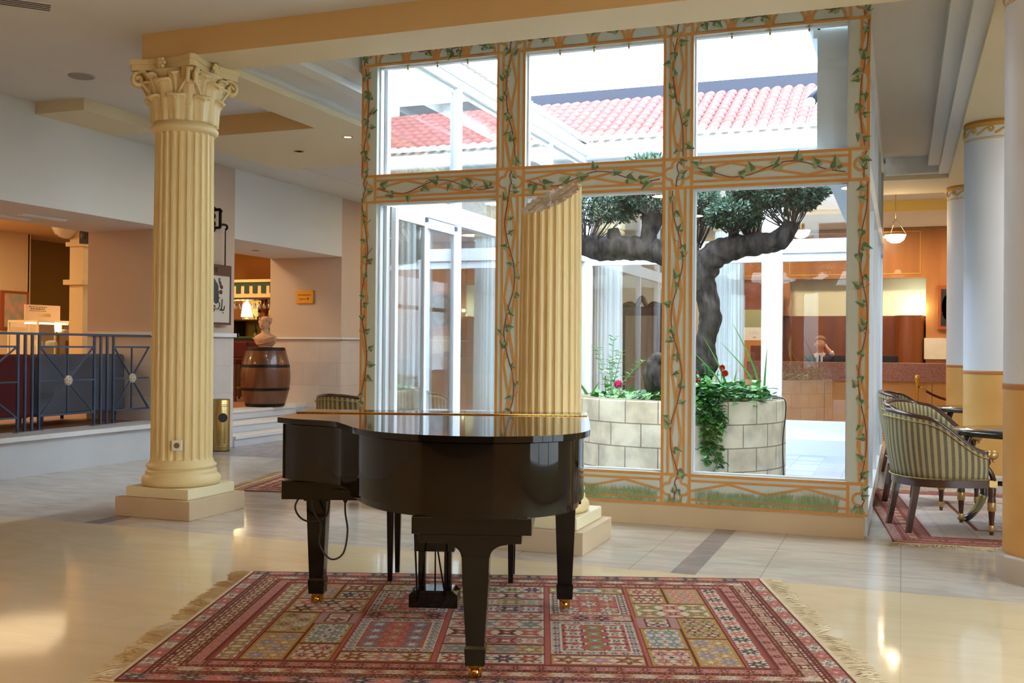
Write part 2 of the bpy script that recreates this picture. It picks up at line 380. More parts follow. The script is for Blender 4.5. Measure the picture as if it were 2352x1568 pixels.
# bar room shell
wall('wall_left', [(-15.2,-15,6.4,14.63,0,3.5,0),(-15.9,-15.7,14.4,21,0,3.5,1),(-15.7,-15,14.6,14.66,0,3.5,0)], [M_warmwall, M_olivewall], 'cream and olive far wall of the bar')
wall('wall_far', [(-15.9,-9.4,18.2,18.4,0,3.5,0)], [M_orange], 'orange wall behind the bar shelves')
wall('wall_left', [(-15.9,-9.4,6.3,6.5,0,3.5,0)], [M_warmwall], 'cream side wall of the bar')
struct('ceiling', MB().box(-15.9,-9.62,6.4,18.4,3.35,3.5), mat('bar_ceiling', srgb(240,212,164), .8), 'cream bar ceiling')
wall('trim_17', [(-11.0,-10.76,11.45,11.7,.408,3.35),(-11.04,-10.74,11.41,11.72,2.72,2.78),(-11.06,-10.72,11.39,11.74,2.18,2.25)], [M_creampaint], 'slim cream pilaster in the bar')
# ================================================================ enclosing walls
wall('wall_back', [(-9.62,4.4,-4.9,-4.7,0,4.0)], [mat('entrance_wood', srgb(78,54,38), .5)], 'wood entrance wall behind the viewer')
wall('wall_right', [(3.4,3.6,-4.7,1.8,0,4.0),(3.4,3.6,1.8,6.0,0,.25),(3.4,3.6,1.8,6.0,3.2,4.0),(3.4,3.6,6.0,24,0,4.0)], [M_beam], 'cream wall with entrance glazing beyond the painted columns')
wall('wall_far', [(-9.8,3.6,20.6,20.8,0,4.0)], [M_cherry], 'cherry panelled wall behind the reception')
wall('wall_far', [(-9.62,-3.2,19.4,19.5,0,3.7)], [mat('far_lobby_cream', srgb(226,222,212), .8)], 'pale wall at the back of the left lobby')

# ================================================================ COURTYARD
YF = 14.0; XL = -4.2
struct('ground', MB().box(3.6,30,-20,30,-.3,-.1), mat('pavement', srgb(170,164,156), .8, noise=.1, nscale=3), 'pavement outside the entrance')
# painted window, front
win = sroot('window_1', 'tall window in a sage frame painted with ochre trellis and ivy', (0,0,0))
YW = 7.81
PM = [M_panel, M_ochre, M_ochre_d, M_leaf_d, M_leaf_l, M_stem, M_grass]
def strip(mb, p, q, w, m=1, t=.004):
    (x0,z0),(x1,z1) = p,q; dx,dz = x1-x0, z1-z0; l = math.hypot(dx,dz) or 1; nx,nz = -dz/l*w/2, dx/l*w/2
    P = [(x0+nx,z0+nz),(x0-nx,z0-nz),(x1-nx,z1-nz),(x1+nx,z1+nz)]
    mb.prism_y(P, YW-t, YW, m)
def poly_strip(mb, pts, w, m=1, t=.0045, closed=False):
    n = len(pts)
    for i in range(n if closed else n-1): strip(mb, pts[i], pts[(i+1)%n], w, m, t+.0002*(i%2))
def ivy_leaf(mb, x, z, s, a, m):
    L = [(0,-.1),(.28,-.32),(.52,-.18),(.5,.1),(.3,.38),(0,1.0),(-.26,.4),(-.46,.12),(-.48,-.16),(-.26,-.3)]
    ca, sa = math.cos(a), math.sin(a); P = [(x+s*(px*ca-py*sa), z+s*(px*sa+py*ca)) for px,py in L]
    y = YW-.006-random.random()*.002
    mb.add([(p[0], y, p[1]) for p in P]+[(p[0], YW, p[1]) for p in P], [tuple(range(10))], m)
    mb.add([(P[0][0],y-.0006,P[0][1]),(P[3][0],y-.0006,P[3][1]),(P[5][0],y-.0006,P[5][1])], [(0,1,2)], 4 if m == 3 else 3)
def vine(mb, pts, leafs, s=.062, sub=8):
    c = [(p.x,p.y) for p in bez([(a,b_,0) for a,b_ in pts], sub)]
    poly_strip(mb, c, .007, 5, .0055)
    n = len(c)
    for k in range(leafs):
        i = min(n-2, int((k+.5+random.uniform(-.3,.3))*n/leafs)); x,z = c[i]
        a = random.uniform(0,2*PI); off = random.uniform(.02,.045)
        lx, lz = x-math.sin(a)*off, z+math.cos(a)*off
        lx = min(max(lx, mb.v[0][0]+.03), mb.v[1][0]-.03); strip(mb, (x,z), (lx,lz), .004, 5, .005); ivy_leaf(mb, lx, lz, s*random.uniform(.75,1.15), a+random.uniform(-.5,.5), 3 if random.random()<.5 else 4)
        if random.random()<.3: strip(mb, (x,z), (x+random.uniform(-.06,.06), z+random.uniform(.02,.08)), .003, 5, .005)
def edge_lines(mb, x0,x1,z0,z1, vert, inner=True, sides=(1,1)):
    if vert:
        for sgn, xe, on in ((1,x0,sides[0]),(-1,x1,sides[1])):
            if not on: continue
            strip(mb,(xe+sgn*.011,z0),(xe+sgn*.011,z1),.022,1,.0042); strip(mb,(xe+sgn*.0235,z0),(xe+sgn*.0235,z1),.003,2,.0036)
            if inner: strip(mb,(xe+sgn*.058,z0),(xe+sgn*.058,z1),.018,1,.0043); strip(mb,(xe+sgn*.0685,z0),(xe+sgn*.0685,z1),.003,2,.0037)
    else:
        for sgn, ze, on in ((1,z0,sides[0]),(-1,z1,sides[1])):
            if not on: continue
            strip(mb,(x0,ze+sgn*.011),(x1,ze+sgn*.011),.022); strip(mb,(x0,ze+sgn*.0235),(x1,ze+sgn*.0235),.003,2)
            if inner: strip(mb,(x0,ze+sgn*.052),(x1,ze+sgn*.052),.018)
def post_panel(x0,x1,z0,z1, n, half=None, leaves=10):
    mb = MB(); mb.box(x0,x1,YW,YW+.13,z0,z1,0)
    edge_lines(mb,x0,x1,z0,z1,True,True,(half!='r' , half!='l') if half else (1,1))
    if half is None: a0,a1 = x0+.068,x1-.068
    elif half == 'l': a0,a1 = x1-.078-.0-.0-.072+.01, x1+.0-.068   # left half post: inner side on the right
    else: a0,a1 = x0+.068, x1-.004
    if half == 'l': edge = x1; 
    h = (z1-z0)/n
    if half is None:
        for k in range(n):
            za,zb = z0+k*h, z0+(k+.5)*h; zc = z0+(k+1)*h; xm = (a0+a1)/2
            strip(mb,(xm,za),(a0+.01,zb),.018,1,.0047); strip(mb,(a0+.01,zb),(xm,zc),.018,1,.0049); strip(mb,(xm,za),(a1-.01,zb),.018,1,.0051); strip(mb,(a1-.01,zb),(xm,zc),.018,1,.0053)
    else:
        xs = (x0+.004, x1-.075) if half == 'l' else (x1-.004, x0+.075)
        for k in range(n):
            za = z0+k*h; strip(mb,(xs[0],za),(xs[1],za+h/2),.018,1,.0047); strip(mb,(xs[1],za+h/2),(xs[0],za+h),.018,1,.0049)
    xm = (x0+x1)/2 if half is None else ((x0+x1-.068)/2 if half == 'l' else (x0+x1+.068)/2)
    amp = .045 if half is None else .03; N = max(5, int((z1-z0)/.16)); ph = random.random()*6
    pts = [(xm+amp*math.sin(ph+k*1.25), z0+.01+(z1-z0-.02)*k/(N-1)) for k in range(N)]
    vine(mb, pts, leaves, .055); mb.build('post', PM, win)
def rail_panel(x0,x1,z0,z1):
    mb = MB(); mb.box(x0,x1,YW,YW+.13,z0,z1,0); edge_lines(mb,x0,x1,z0,z1,False)
    zm = (z0+z1)/2; w = (x1-x0)/2
    for k in range(2):
        xa = x0+k*w; xm = xa+w/2; xb = xa+w
        strip(mb,(xa,zm),(xm,z1-.062),.017,1,.0047+.0007*k); strip(mb,(xm,z1-.062),(xb,zm),.017,1,.0049+.0007*k); strip(mb,(xa,zm),(xm,z0+.062),.017,1,.0051+.0007*k); strip(mb,(xm,z0+.062),(xb,zm),.017,1,.0053+.0007*k)
    N = 9; ph = random.random()*6
    vine(mb, [(x0+.02+(x1-x0-.04)*k/(N-1), zm+.05*math.sin(ph+k*1.1)) for k in range(N)], 9, .075)
    mb.build('rail', PM, win)
def quatrefoil(mb, cx, cz, r, clip=None):
    pts = []
    for k in range(4):
        a0 = k*PI/2
        ox, oz = cx+r*.62*math.cos(a0), cz+r*.62*math.sin(a0)
        for j in range(9):
            a = a0-PI*.56+PI*1.12*j/8; pts.append((ox+r*.46*math.cos(a), oz+r*.46*math.sin(a)))
    n = len(pts)
    for i in range(n):
        p,q = pts[i], pts[(i+1)%n]
        if clip and (max(p[0],q[0]) > clip[1] or min(p[0],q[0]) < clip[0]): continue
        strip(mb,p,q,.018,1,.0045+.0002*(i%3))
def corner_panel(x0,x1,z0,z1, half=None, grass=False):
    mb = MB(); mb.box(x0,x1,YW,YW+.13,z0,z1,0)
    edge_lines(mb,x0,x1,z0,z1,False,False)
    edge_lines(mb,x0,x1,z0,z1,True,False,(half!='l', half!='r') if half else (1,1))
    cx = (x0+x1)/2 if half is None else (x0 if half == 'l' else x1); cz = (z0+z1)/2
    quatrefoil(mb, cx, cz, .095, (x0+.004, x1-.004))
    c2 = cx if half is None else cx+(.03 if half == 'l' else -.03)
    vine(mb, [(c2-.01,z0+.02),(c2-.006,cz-.04),(c2+.008,cz),(c2-.006,cz+.05),(c2+.01,z1-.03)], 3, .05)
    if grass: tuft(mb, x0+.03, x1-.03, z0+.022, 26, .07)
    mb.build('corner_panel', PM, win)
def tuft(mb, x0, x1, z, n, h):
    for k in range(n):
        x = random.uniform(x0,x1); c = x+random.gauss(0,.03); hh = h*random.uniform(.35,1)
        xe = min(x1+.01, max(x0-.01, x+random.uniform(-.05,.05))); y = YW-.006-random.random()*.003; w = .0035
        mb.add([(x-w,y,z),(x+w,y,z),(xe,y,z+hh)], [(0,1,2)], random.choice((6,6,4,4)))
def bottom_panel(x0,x1,z0,z1):
    mb = MB(); mb.box(x0,x1,YW,YW+.13,z0,z1,0); edge_lines(mb,x0,x1,z0,z1,False,True)
    w = (x1-x0)/2
    for k in range(2):
        xa = x0+k*w; strip(mb,(xa,z0+.115),(xa+w/2,z1-.065),.018,1,.0047+.0006*k); strip(mb,(xa+w/2,z1-.065),(xa+w,z0+.115),.018,1,.0050+.0006*k)
    for k in range(8):
        c = x0+.06+(x1-x0-.12)*(k+random.uniform(.2,.8))/8; tuft(mb, max(x0+.01,c-.11), min(x1-.01,c+.11), z0+.06, 60, random.uniform(.07,.12)); tuft(mb, max(x0+.01,c-.1), min(x1-.01,c+.1), z0+.022, 40, .05)
    mb.build('rail', PM, win)
def top_panel(x0,x1,z0,z1):
    mb = MB(); mb.box(x0,x1,YW,YW+.13,z0,z1,0); strip(mb,(x0,z0+.011),(x1,z0+.011),.022); strip(mb,(x0,z0+.0205),(x1,z0+.0205),.003,2)
    w = (x1-x0)/4
    for k in range(4):
        xa = x0+k*w
        if k: strip(mb,(xa,z0),(xa,z1),.03,1,.005)
        poly_strip(mb, [(xa+w/2+.118*math.cos(PI*j/12), z0+.02+.118*math.sin(PI*j/12)) for j in range(13)], .02)
        if random.random()<.7: vine(mb, [(xa+.05,z0+.12),(xa+w/2,z0+.09),(xa+w-.06,z0+.1)], 3, .06)
    mb.build('rail', PM, win)
    for k in (1,2,3):
        f = MB(); f.lathe([(.001,0),(.006,.006),(.009,.018),(.004,.028),(.009,.034),(.010,.042),(.004,.05)], 10, 0, (x0+k*w, YW+.03, z0-.05)); f.build('finial', M_brassdull, win)
XP = [(-4.334,-4.189,'l'),(-3.093,-2.847,None),(-1.723,-1.490,None),(-.370,-.224,'r')]
ZB = [(.159,.404),(2.563,2.805),(3.727,3.97)]
for (xa,xb,hf) in XP:
    post_panel(xa,xb,.404,2.563,4,hf,18); post_panel(xa,xb,2.805,3.727,2,hf,11)
    for i,(za,zb) in enumerate(ZB): corner_panel(xa,xb,za,zb,{'l':'l','r':'r',None:None}[hf], i == 0)
for i in range(3):
    xa,xb = XP[i][1], XP[i+1][0]
    bottom_panel(xa,xb,*ZB[0]); rail_panel(xa,xb,*ZB[1]); top_panel(xa,xb,*ZB[2])
    for (za,zb) in ((.404,2.563),(2.805,3.727)):
        MB().box(xa-.005,xb+.005,YW+.07,YW+.076,za-.005,zb+.005).build('pane', M_glass, win)
        f = MB(); t=.012
        f.box(xa,xa+t,YW+.05,YW+.1,za,zb); f.box(xb-t,xb,YW+.05,YW+.1,za,zb); f.box(xa+t,xb-t,YW+.05,YW+.1,za,za+t); f.box(xa+t,xb-t,YW+.05,YW+.1,zb-t,zb)
        f.build('window_frame', M_white, win)
struct('baseboard_front', MB().box(-4.31,-.25,YW+.015,YW+.13,0,.159), M_plinthw, 'limestone plinth under the painted window')
struct('trim_12', MB().box(-4.36,-.2,YW,YW+.14,3.97,4.4), M_render, 'wall strip above the painted window')

def glazing(name, label, along, pos, posts, zrails, a0, a1, z0, z1, pw=.06, depth=.08, panes=True, glass=None):
    """framed glass wall along 'x' or 'y' at fixed coordinate pos"""
    r = sroot(name, label)
    def bx(aa,ab,za,zb,d=depth):
        b = MB()
        return b.box(aa,ab,pos-d/2,pos+d/2,za,zb) if along == 'x' else b.box(pos-d/2,pos+d/2,aa,ab,za,zb)
    for (c,w) in posts: bx(c-w/2,c+w/2,z0,z1).build('mullion', M_white, r)
    for (za,zb) in zrails: bx(a0,a1,za,zb,depth*1.15).build('transom', M_white, r)
    if panes: 
        pc = [p[0] for p in posts]; zs = [(zrails[i][1], zrails[i+1][0]) for i in range(len(zrails)-1)]
        for i in range(len(pc)-1):
            for za,zb in zs: bx(pc[i],pc[i+1],za-.01,zb+.01,.006).build('pane', glass or M_glassr, r)
    return r
gl = glazing('window_2','left glass wall of the courtyard with sliding doors','y',XL,[(7.98,.06),(9.5,.12),(10.9,.09),(12.4,.1),(13.97,.1)],[(0,.12),(2.56,2.74),(3.93,4.16)],7.95,14.0,0,4.16)
for (ya,yb,off) in ((8.02,8.66,.07),(8.6,9.43,.025)):            # sliding leaves
    d = MB(); w=.055
    for (a,b_) in ((ya,ya+w),(yb-w,yb)): d.box(XL+off-.02,XL+off+.02,a,b_,.125,2.552)
    d.box(XL+off-.018,XL+off+.018,ya+w,yb-w,2.46,2.55); d.box(XL+off-.018,XL+off+.018,ya+w,yb-w,.127,.2); d.box(XL+off-.022,XL+off+.03,yb-.05,yb+.004,2.50,2.54,1)
    lf = d.build('sliding_door', [M_white,M_navy], gl); MB().box(XL+off-.003,XL+off+.003,ya+w,yb-w,.2,2.46).build('pane', M_glassr, lf)
glazing('window_3','glass wall at the far side of the courtyard','x',YF+.05,[(-4.15,.1),(-1.615,.27),(-.3,.1)],[(0,.42),(2.62,2.80),(3.90,3.97)],-4.2,-.25,0,3.97,depth=.1)
st = MB(); st.box(-4.15,-.28,YF-.25,YF,0,.2); st.box(-4.15,-.28,YF-.1,YF,.2,.42); st.box(-4.15,-.28,YF+.03,YF+.14,2.51,2.62)
struct('trim_13', st, M_white, 'white stepped sill of the far glass wall')
glazing('window_4','right glass wall of the courtyard','y',-.27,[(7.98,.07),(9.5,.07),(11,.07),(12.5,.07),(13.97,.08)],[(0,.16),(2.56,2.76),(3.6,3.75)],7.95,14.0,0,3.75,depth=.07)
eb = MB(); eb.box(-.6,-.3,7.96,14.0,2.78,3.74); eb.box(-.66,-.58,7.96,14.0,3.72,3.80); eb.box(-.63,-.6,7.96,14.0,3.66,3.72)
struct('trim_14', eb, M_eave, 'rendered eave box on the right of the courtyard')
b = MB(); b.box(-8.5,-.28,YF,YF+.2,3.97,4.2); b.box(-4.25,-.3,YF-.08,YF,4.06,4.2); b.box(-4.28,XL+.02,7.95,YF,4.1,4.2)
struct('trim_15', b, M_render, 'white fascia under the courtyard roofs')
glazing('window_5','entrance glazing in the right wall','y',3.5,[(1.83,.06),(3.2,.08),(4.6,.08),(5.97,.06)],[(.25,.33),(2.3,2.4),(3.12,3.2)],1.8,6.0,.25,3.2,glass=M_glass)
struct('trim_19', MB().box(-.30,-.235,7.95,14.0,3.75,3.96), M_render, 'wall strip over the right courtyard glass')
# gutters
g = MB(); g.tube([(-4.15,YF-.12,4.02),(-.6,YF-.12,4.02)], .05, 8); g.tube([(XL+.06,8,4.07),(XL+.06,YF-.1,4.07)], .05, 8)
struct('trim_16', g, M_white, 'white gutters along the courtyard eaves')
# tiled roofs
def tiled_roof(name, label, base, along, up, n, rows, pitch=.165, row=.22):
    base = Vector(base); A = Vector(along).normalized(); U = Vector(up).normalized(); N = A.cross(U)
    if N.z < 0: N = -N
    mb = MB(); deck = [base-A*.1-N*.02, base+A*(n*pitch)-N*.02, base+A*(n*pitch)+U*(rows*row)-N*.02, base-A*.1+U*(rows*row)-N*.02]
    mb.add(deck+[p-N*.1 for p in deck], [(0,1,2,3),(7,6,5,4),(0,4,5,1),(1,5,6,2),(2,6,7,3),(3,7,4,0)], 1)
    K = 6
    for j in range(rows):
        for i in range(n):
            c = base+A*((i+.5)*pitch)+U*(j*row); vs = []
            for (t,rr,hh) in ((-.02,pitch*.46,.035),(row*1.05,pitch*.38,.0)):
                for k in range(K+1):
                    a = PI*k/K; vs.append(c+U*t+A*(-rr*math.cos(a))+N*(rr*.85*math.sin(a)+hh))
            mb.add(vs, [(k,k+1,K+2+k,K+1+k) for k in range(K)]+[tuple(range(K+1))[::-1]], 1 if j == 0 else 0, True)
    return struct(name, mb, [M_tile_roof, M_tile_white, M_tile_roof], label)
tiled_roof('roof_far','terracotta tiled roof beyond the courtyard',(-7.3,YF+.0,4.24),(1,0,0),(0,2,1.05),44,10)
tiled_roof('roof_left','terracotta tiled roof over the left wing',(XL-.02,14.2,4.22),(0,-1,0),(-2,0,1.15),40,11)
struct('trim_18', MB().box(-7.4,-.3,YF+1.9,YF+2.06,5.27,5.46), M_ridge, 'dark blue ridge beam above the far roof')
v = MB(); v.box(-2.44,-2.26,YF-.015,YF,4.1,4.17)
for k in range(5): v.box(-2.43,-2.27,YF-.02,YF-.015,4.107+k*.012,4.113+k*.012,1)
tag(v.build('wall_vent', [M_ridge, M_blackp]), 'small dark vent on the white fascia under the far roof', 'vent')
# roof cover so no sky leaks onto the lobby ceilings
cov = MB(); cov.box(-17,-4.45,7.2,22,3.96,4.1); cov.box(-.2,4.6,7.2,22,3.96,4.1); cov.box(-17,4.6,16.3,24,3.96,4.3); cov.box(-17,4.6,14.2,22,3.92,3.96); cov.box(-17,4.6,-5,7.9,4.01,4.1)
struct('roof_slab', cov, M_render)
# ================================================================ RUGS
def rug_colors(nx, ny, W, H, seed=3, light=1.0):
    rs = np.random.RandomState(seed)
    P = {k: np.array(srgb(*c)[:3]) for k,c in dict(red=(190,104,92),brick=(156,78,64),mauve=(186,142,134),ivory=(224,206,182),tan=(206,170,138),navy=(74,74,96),blue=(136,152,168),olive=(154,142,82),rose=(216,134,120),line=(120,60,50),gold=(190,150,80),dark=(64,40,38)).items()}
    img = np.zeros((ny,nx,3)); img[:] = P['mauve']
    sx, sy = nx/W, ny/H
    def rect(x0,x1,y0,y1,c): img[int(round(y0*sy)):int(round(y1*sy)), int(round(x0*sx)):int(round(x1*sx))] = P[c] if isinstance(c,str) else c
    def motif(w,h,cols,dens=.5):
        hw, hh = (w+1)//2, (h+1)//2; q = np.full((hh,hw), -1); 
        for _ in range(int(hw*hh*dens*.3)+2):
            i,j = rs.randint(hh), rs.randint(hw); k = rs.randint(len(cols)); l = rs.randint(2,4)
            d = rs.randint(3)
            for t in range(l):
                ii, jj = (i+t, j) if d == 0 else ((i, j+t) if d == 1 else (i+t, j+t))
                if ii < hh and jj < hw: q[ii,jj] = k
        m = np.concatenate([q, q[:, ::-1][:, (w % 2):]], 1); m = np.concatenate([m, m[::-1][(h % 2):]], 0); return m
    def fill(x0,x1,y0,y1,mw,mh,cols,dens=.5,px=1):
        ix0,ix1,iy0,iy1 = [int(round(v)) for v in (x0*sx,x1*sx,y0*sy,y1*sy)]
        H_,W_ = iy1-iy0, ix1-ix0
        if H_ <= 3 or W_ <= 3: return
        big = min(.115, max(mw,mh)*.0047*1.15)
        ny_, nx_ = max(1,round(H_/sy/big)), max(1,round(W_/sx/big))
        yy, xx = np.mgrid[0:H_,0:W_]; u = (xx+.5)*nx_/W_; v = (yy+.5)*ny_/H_
        ci, cj = np.floor(u).astype(int), np.floor(v).astype(int); du, dv = u-ci-.5, v-cj-.5
        aa, bb = (W_/sx/nx_), (H_/sy/ny_); r = np.hypot(du*2,dv*2); th = np.arctan2(dv,du)
        k = rs.choice([4,6,8]); w = r*(1+.32*np.cos(k*th))+.05*rs.randn(H_,W_)
        sub = img[iy0:iy1, ix0:ix1]; n = len(cols); par = (ci+cj) % 2 if rs.rand() < .6 else (np.abs(ci-(nx_-1)/2).astype(int)) % 2
        c0 = np.array([P[c] for c in cols])
        o1, o2 = rs.randint(n), rs.randint(n)
        idx = (o1+par*max(1,n//2)) % n
        sub[:] = np.where((w < .80)[...,None], P['line']*.5+sub*.5, sub)
        sub[:] = np.where((w < .70)[...,None], c0[idx], sub)
        sub[:] = np.where((w < .34)[...,None], c0[(idx+1) % n], sub); sub[:] = np.where((w < .15)[...,None], P['ivory'], sub)
        q = np.abs(np.abs(du)-.5)+np.abs(np.abs(dv)-.5); sub[:] = np.where((q < .17)[...,None], c0[(o2+par) % n], sub)
        l = (np.abs(np.abs(du*1.7)-np.abs(dv)) < .05) & (w > .8) & (q > .2); sub[:] = np.where(l[...,None], P['olive']*.6+sub*.4, sub)
    def frame(x0,x1,y0,y1,w,c):
        rect(x0,x1,y0,y0+w,c); rect(x0,x1,y1-w,y1,c); rect(x0,x0+w,y0,y1,c); rect(x1-w,x1,y0,y1,c)
    def panel(x0,x1,y0,y1,bg,cols,mw=13,mh=11,b=.02,bc='line',dens=.55,px=1):
        rect(x0,x1,y0,y1,bc); rect(x0+.008,x1-.008,y0+.008,y1-.008,'gold' if b>.015 else bg); rect(x0+b,x1-b,y0+b,y1-b,bg); fill(x0+b,x1-b,y0+b,y1-b,mw,mh,cols,dens,px)
    def ring(d0,d1,bg,cols,mw,mh,dens=.5,px=1):
        for (x0,x1,y0,y1) in ((d0,W-d0,d0,d1),(d0,W-d0,H-d1,H-d0),(d0,d1,d0,H-d0),(W-d1,W-d0,d0,H-d0)):
            rect(x0,x1,y0,y1,bg)
        fill(d0,W-d0,d0,d1,mw,mh,cols,dens,px); fill(d0,W-d0,H-d1,H-d0,mw,mh,cols,dens,px)
        fill(d0,d1,d1,H-d1,mh,mw,cols,dens,px); fill(W-d1,W-d0,d1,H-d1,mh,mw,cols,dens,px)
        for d in (d0,d1-.006): frame(d,W-d,d,H-d,.006,'line')
    rect(0,W,0,H,'line')
    ring(.008,.085,'mauve',['red','ivory','navy','olive','red','rose'],22,14,.8)
    ring(.085,.105,'brick',['gold','navy'],6,4,.6); ring(.105,.125,'mauve',['line','ivory'],8,4,.5)
    ring(.125,.195,'tan',['ivory','mauve','red','line'],16,12,.6); ring(.195,.215,'brick',['gold','dark'],6,4,.5)
    ring(.215,.275,'mauve',['line','rose','brick'],10,10,.35)
    I = .285
    frame(I,W-I,I,H-I,.012,'brick')
    # inner field of compartments, mirrored about the centre line
    x0,x1,y0,y1 = I+.012, W-I-.012, I+.012, H-I-.012; fw, fh = x1-x0, y1-y0
    rect(x0,x1,y0,y1,'red')
    lw = .10
    for s in (0,1):
        a,b_ = (x0+.005, x0+lw) if s == 0 else (x1-lw, x1-.005)
        rect(a,b_,y0,y1,'ivory'); fill(a,b_,y0,y1,14,18,['olive','rose','red','navy'],.7); frame(a,b_,y0,y1,.007,'line')
    xa,xb = x0+lw+.01, x1-lw-.01; cw = .2
    for (a,b_) in ((xa,xa+cw*2),(xb-cw*2,xb)):
        L_ = a == xa
        o = a if L_ else b_-cw; i_ = a+cw if L_ else a
        panel(o,o+cw,y0,y0+fh*.3,'tan',['blue','rose','gold','ivory'],15,17,.022)
        panel(i_,i_+cw,y0,y0+fh*.18,'ivory',['brick','olive','rose','navy'],17,11,.02)
        panel(i_ if L_ else a,(i_+cw) if L_ else a+cw,y0+fh*.18,y0+fh*.42,'ivory',['red','rose','navy','blue','olive'],17,13,.02)
        panel(o,o+cw,y0+fh*.3,y0+fh*.56,'tan',['olive','line','ivory'],17,15,.022)
        rect(i_,i_+cw,y0+fh*.42,y0+fh*.56,'mauve'); panel(i_+.04,i_+cw-.04,y0+fh*.435,y0+fh*.545,'ivory',['olive','brick','navy','rose'],15,11,.01)
        panel(a,b_,y0+fh*.56,y0+fh*.76,'ivory',['red','rose','line','olive'],21,13,.02)
        panel(o,o+cw,y0+fh*.76,y1,'tan',['blue','rose','gold'],15,17,.022)
        panel(i_,i_+cw,y0+fh*.76,y0+fh*.88,'ivory',['brick','mauve','navy'],17,9,.02); panel(i_,i_+cw,y0+fh*.88,y1,'ivory',['brick','olive','red'],17,9,.02)
    ca,cb = xa+cw*2+.012, xb-cw*2-.012; ww = cb-ca
    for (u0,u1) in ((0,.31),(.69,1)):
        p,q = ca+ww*u0, ca+ww*u1
        panel(p,q,y0,y0+fh*.1,'ivory',['brick','olive','rose','blue'],21,9,.016)
        panel(p,q,y0+fh*.1,y0+fh*.5,'ivory',['line','blue','red'],9,9,.012,'brick'); panel(p+.05,q-.05,y0+fh*.14,y0+fh*.46,'red',['olive','blue','ivory','navy','rose'],31,23,.01,'ivory',.45)
        panel(p,q,y0+fh*.5,y0+fh*.58,'rose',['ivory','olive','navy','brick'],19,9,.01)
        panel(p,q,y0+fh*.58,y0+fh*.9,'ivory',['line','blue','olive'],9,9,.012,'brick'); panel(p+.05,q-.05,y0+fh*.61,y0+fh*.87,'red',['olive','blue','ivory','navy','rose'],31,21,.01,'ivory',.45)
        panel(p,q,y0+fh*.9,y1,'ivory',['brick','olive','rose','blue'],25,9,.016)
    p,q = ca+ww*.325, ca+ww*.675
    hs = [0,.1,.2,.29,.39,.5,.6,.7,.8,.9,1]; bgs = ['ivory','tan','mauve','ivory','ivory','ivory','mauve','tan','ivory','ivory']
    for k in range(10):
        panel(p,q,y0+fh*hs[k],y0+fh*hs[k+1],bgs[k],[['brick','rose','navy'],['blue','olive','ivory'],['brick','ivory','rose'],['red','rose','line'],['blue','olive','rose','brick'],['olive','rose','red'],['navy','ivory'],['blue','olive','ivory'],['red','line','rose'],['brick','olive','navy']][k],27,11,.014,'line',.6)
    img *= (0.82+.36*rs.rand(ny,nx,1))*light*np.array([.84,.84,.82])
    return img
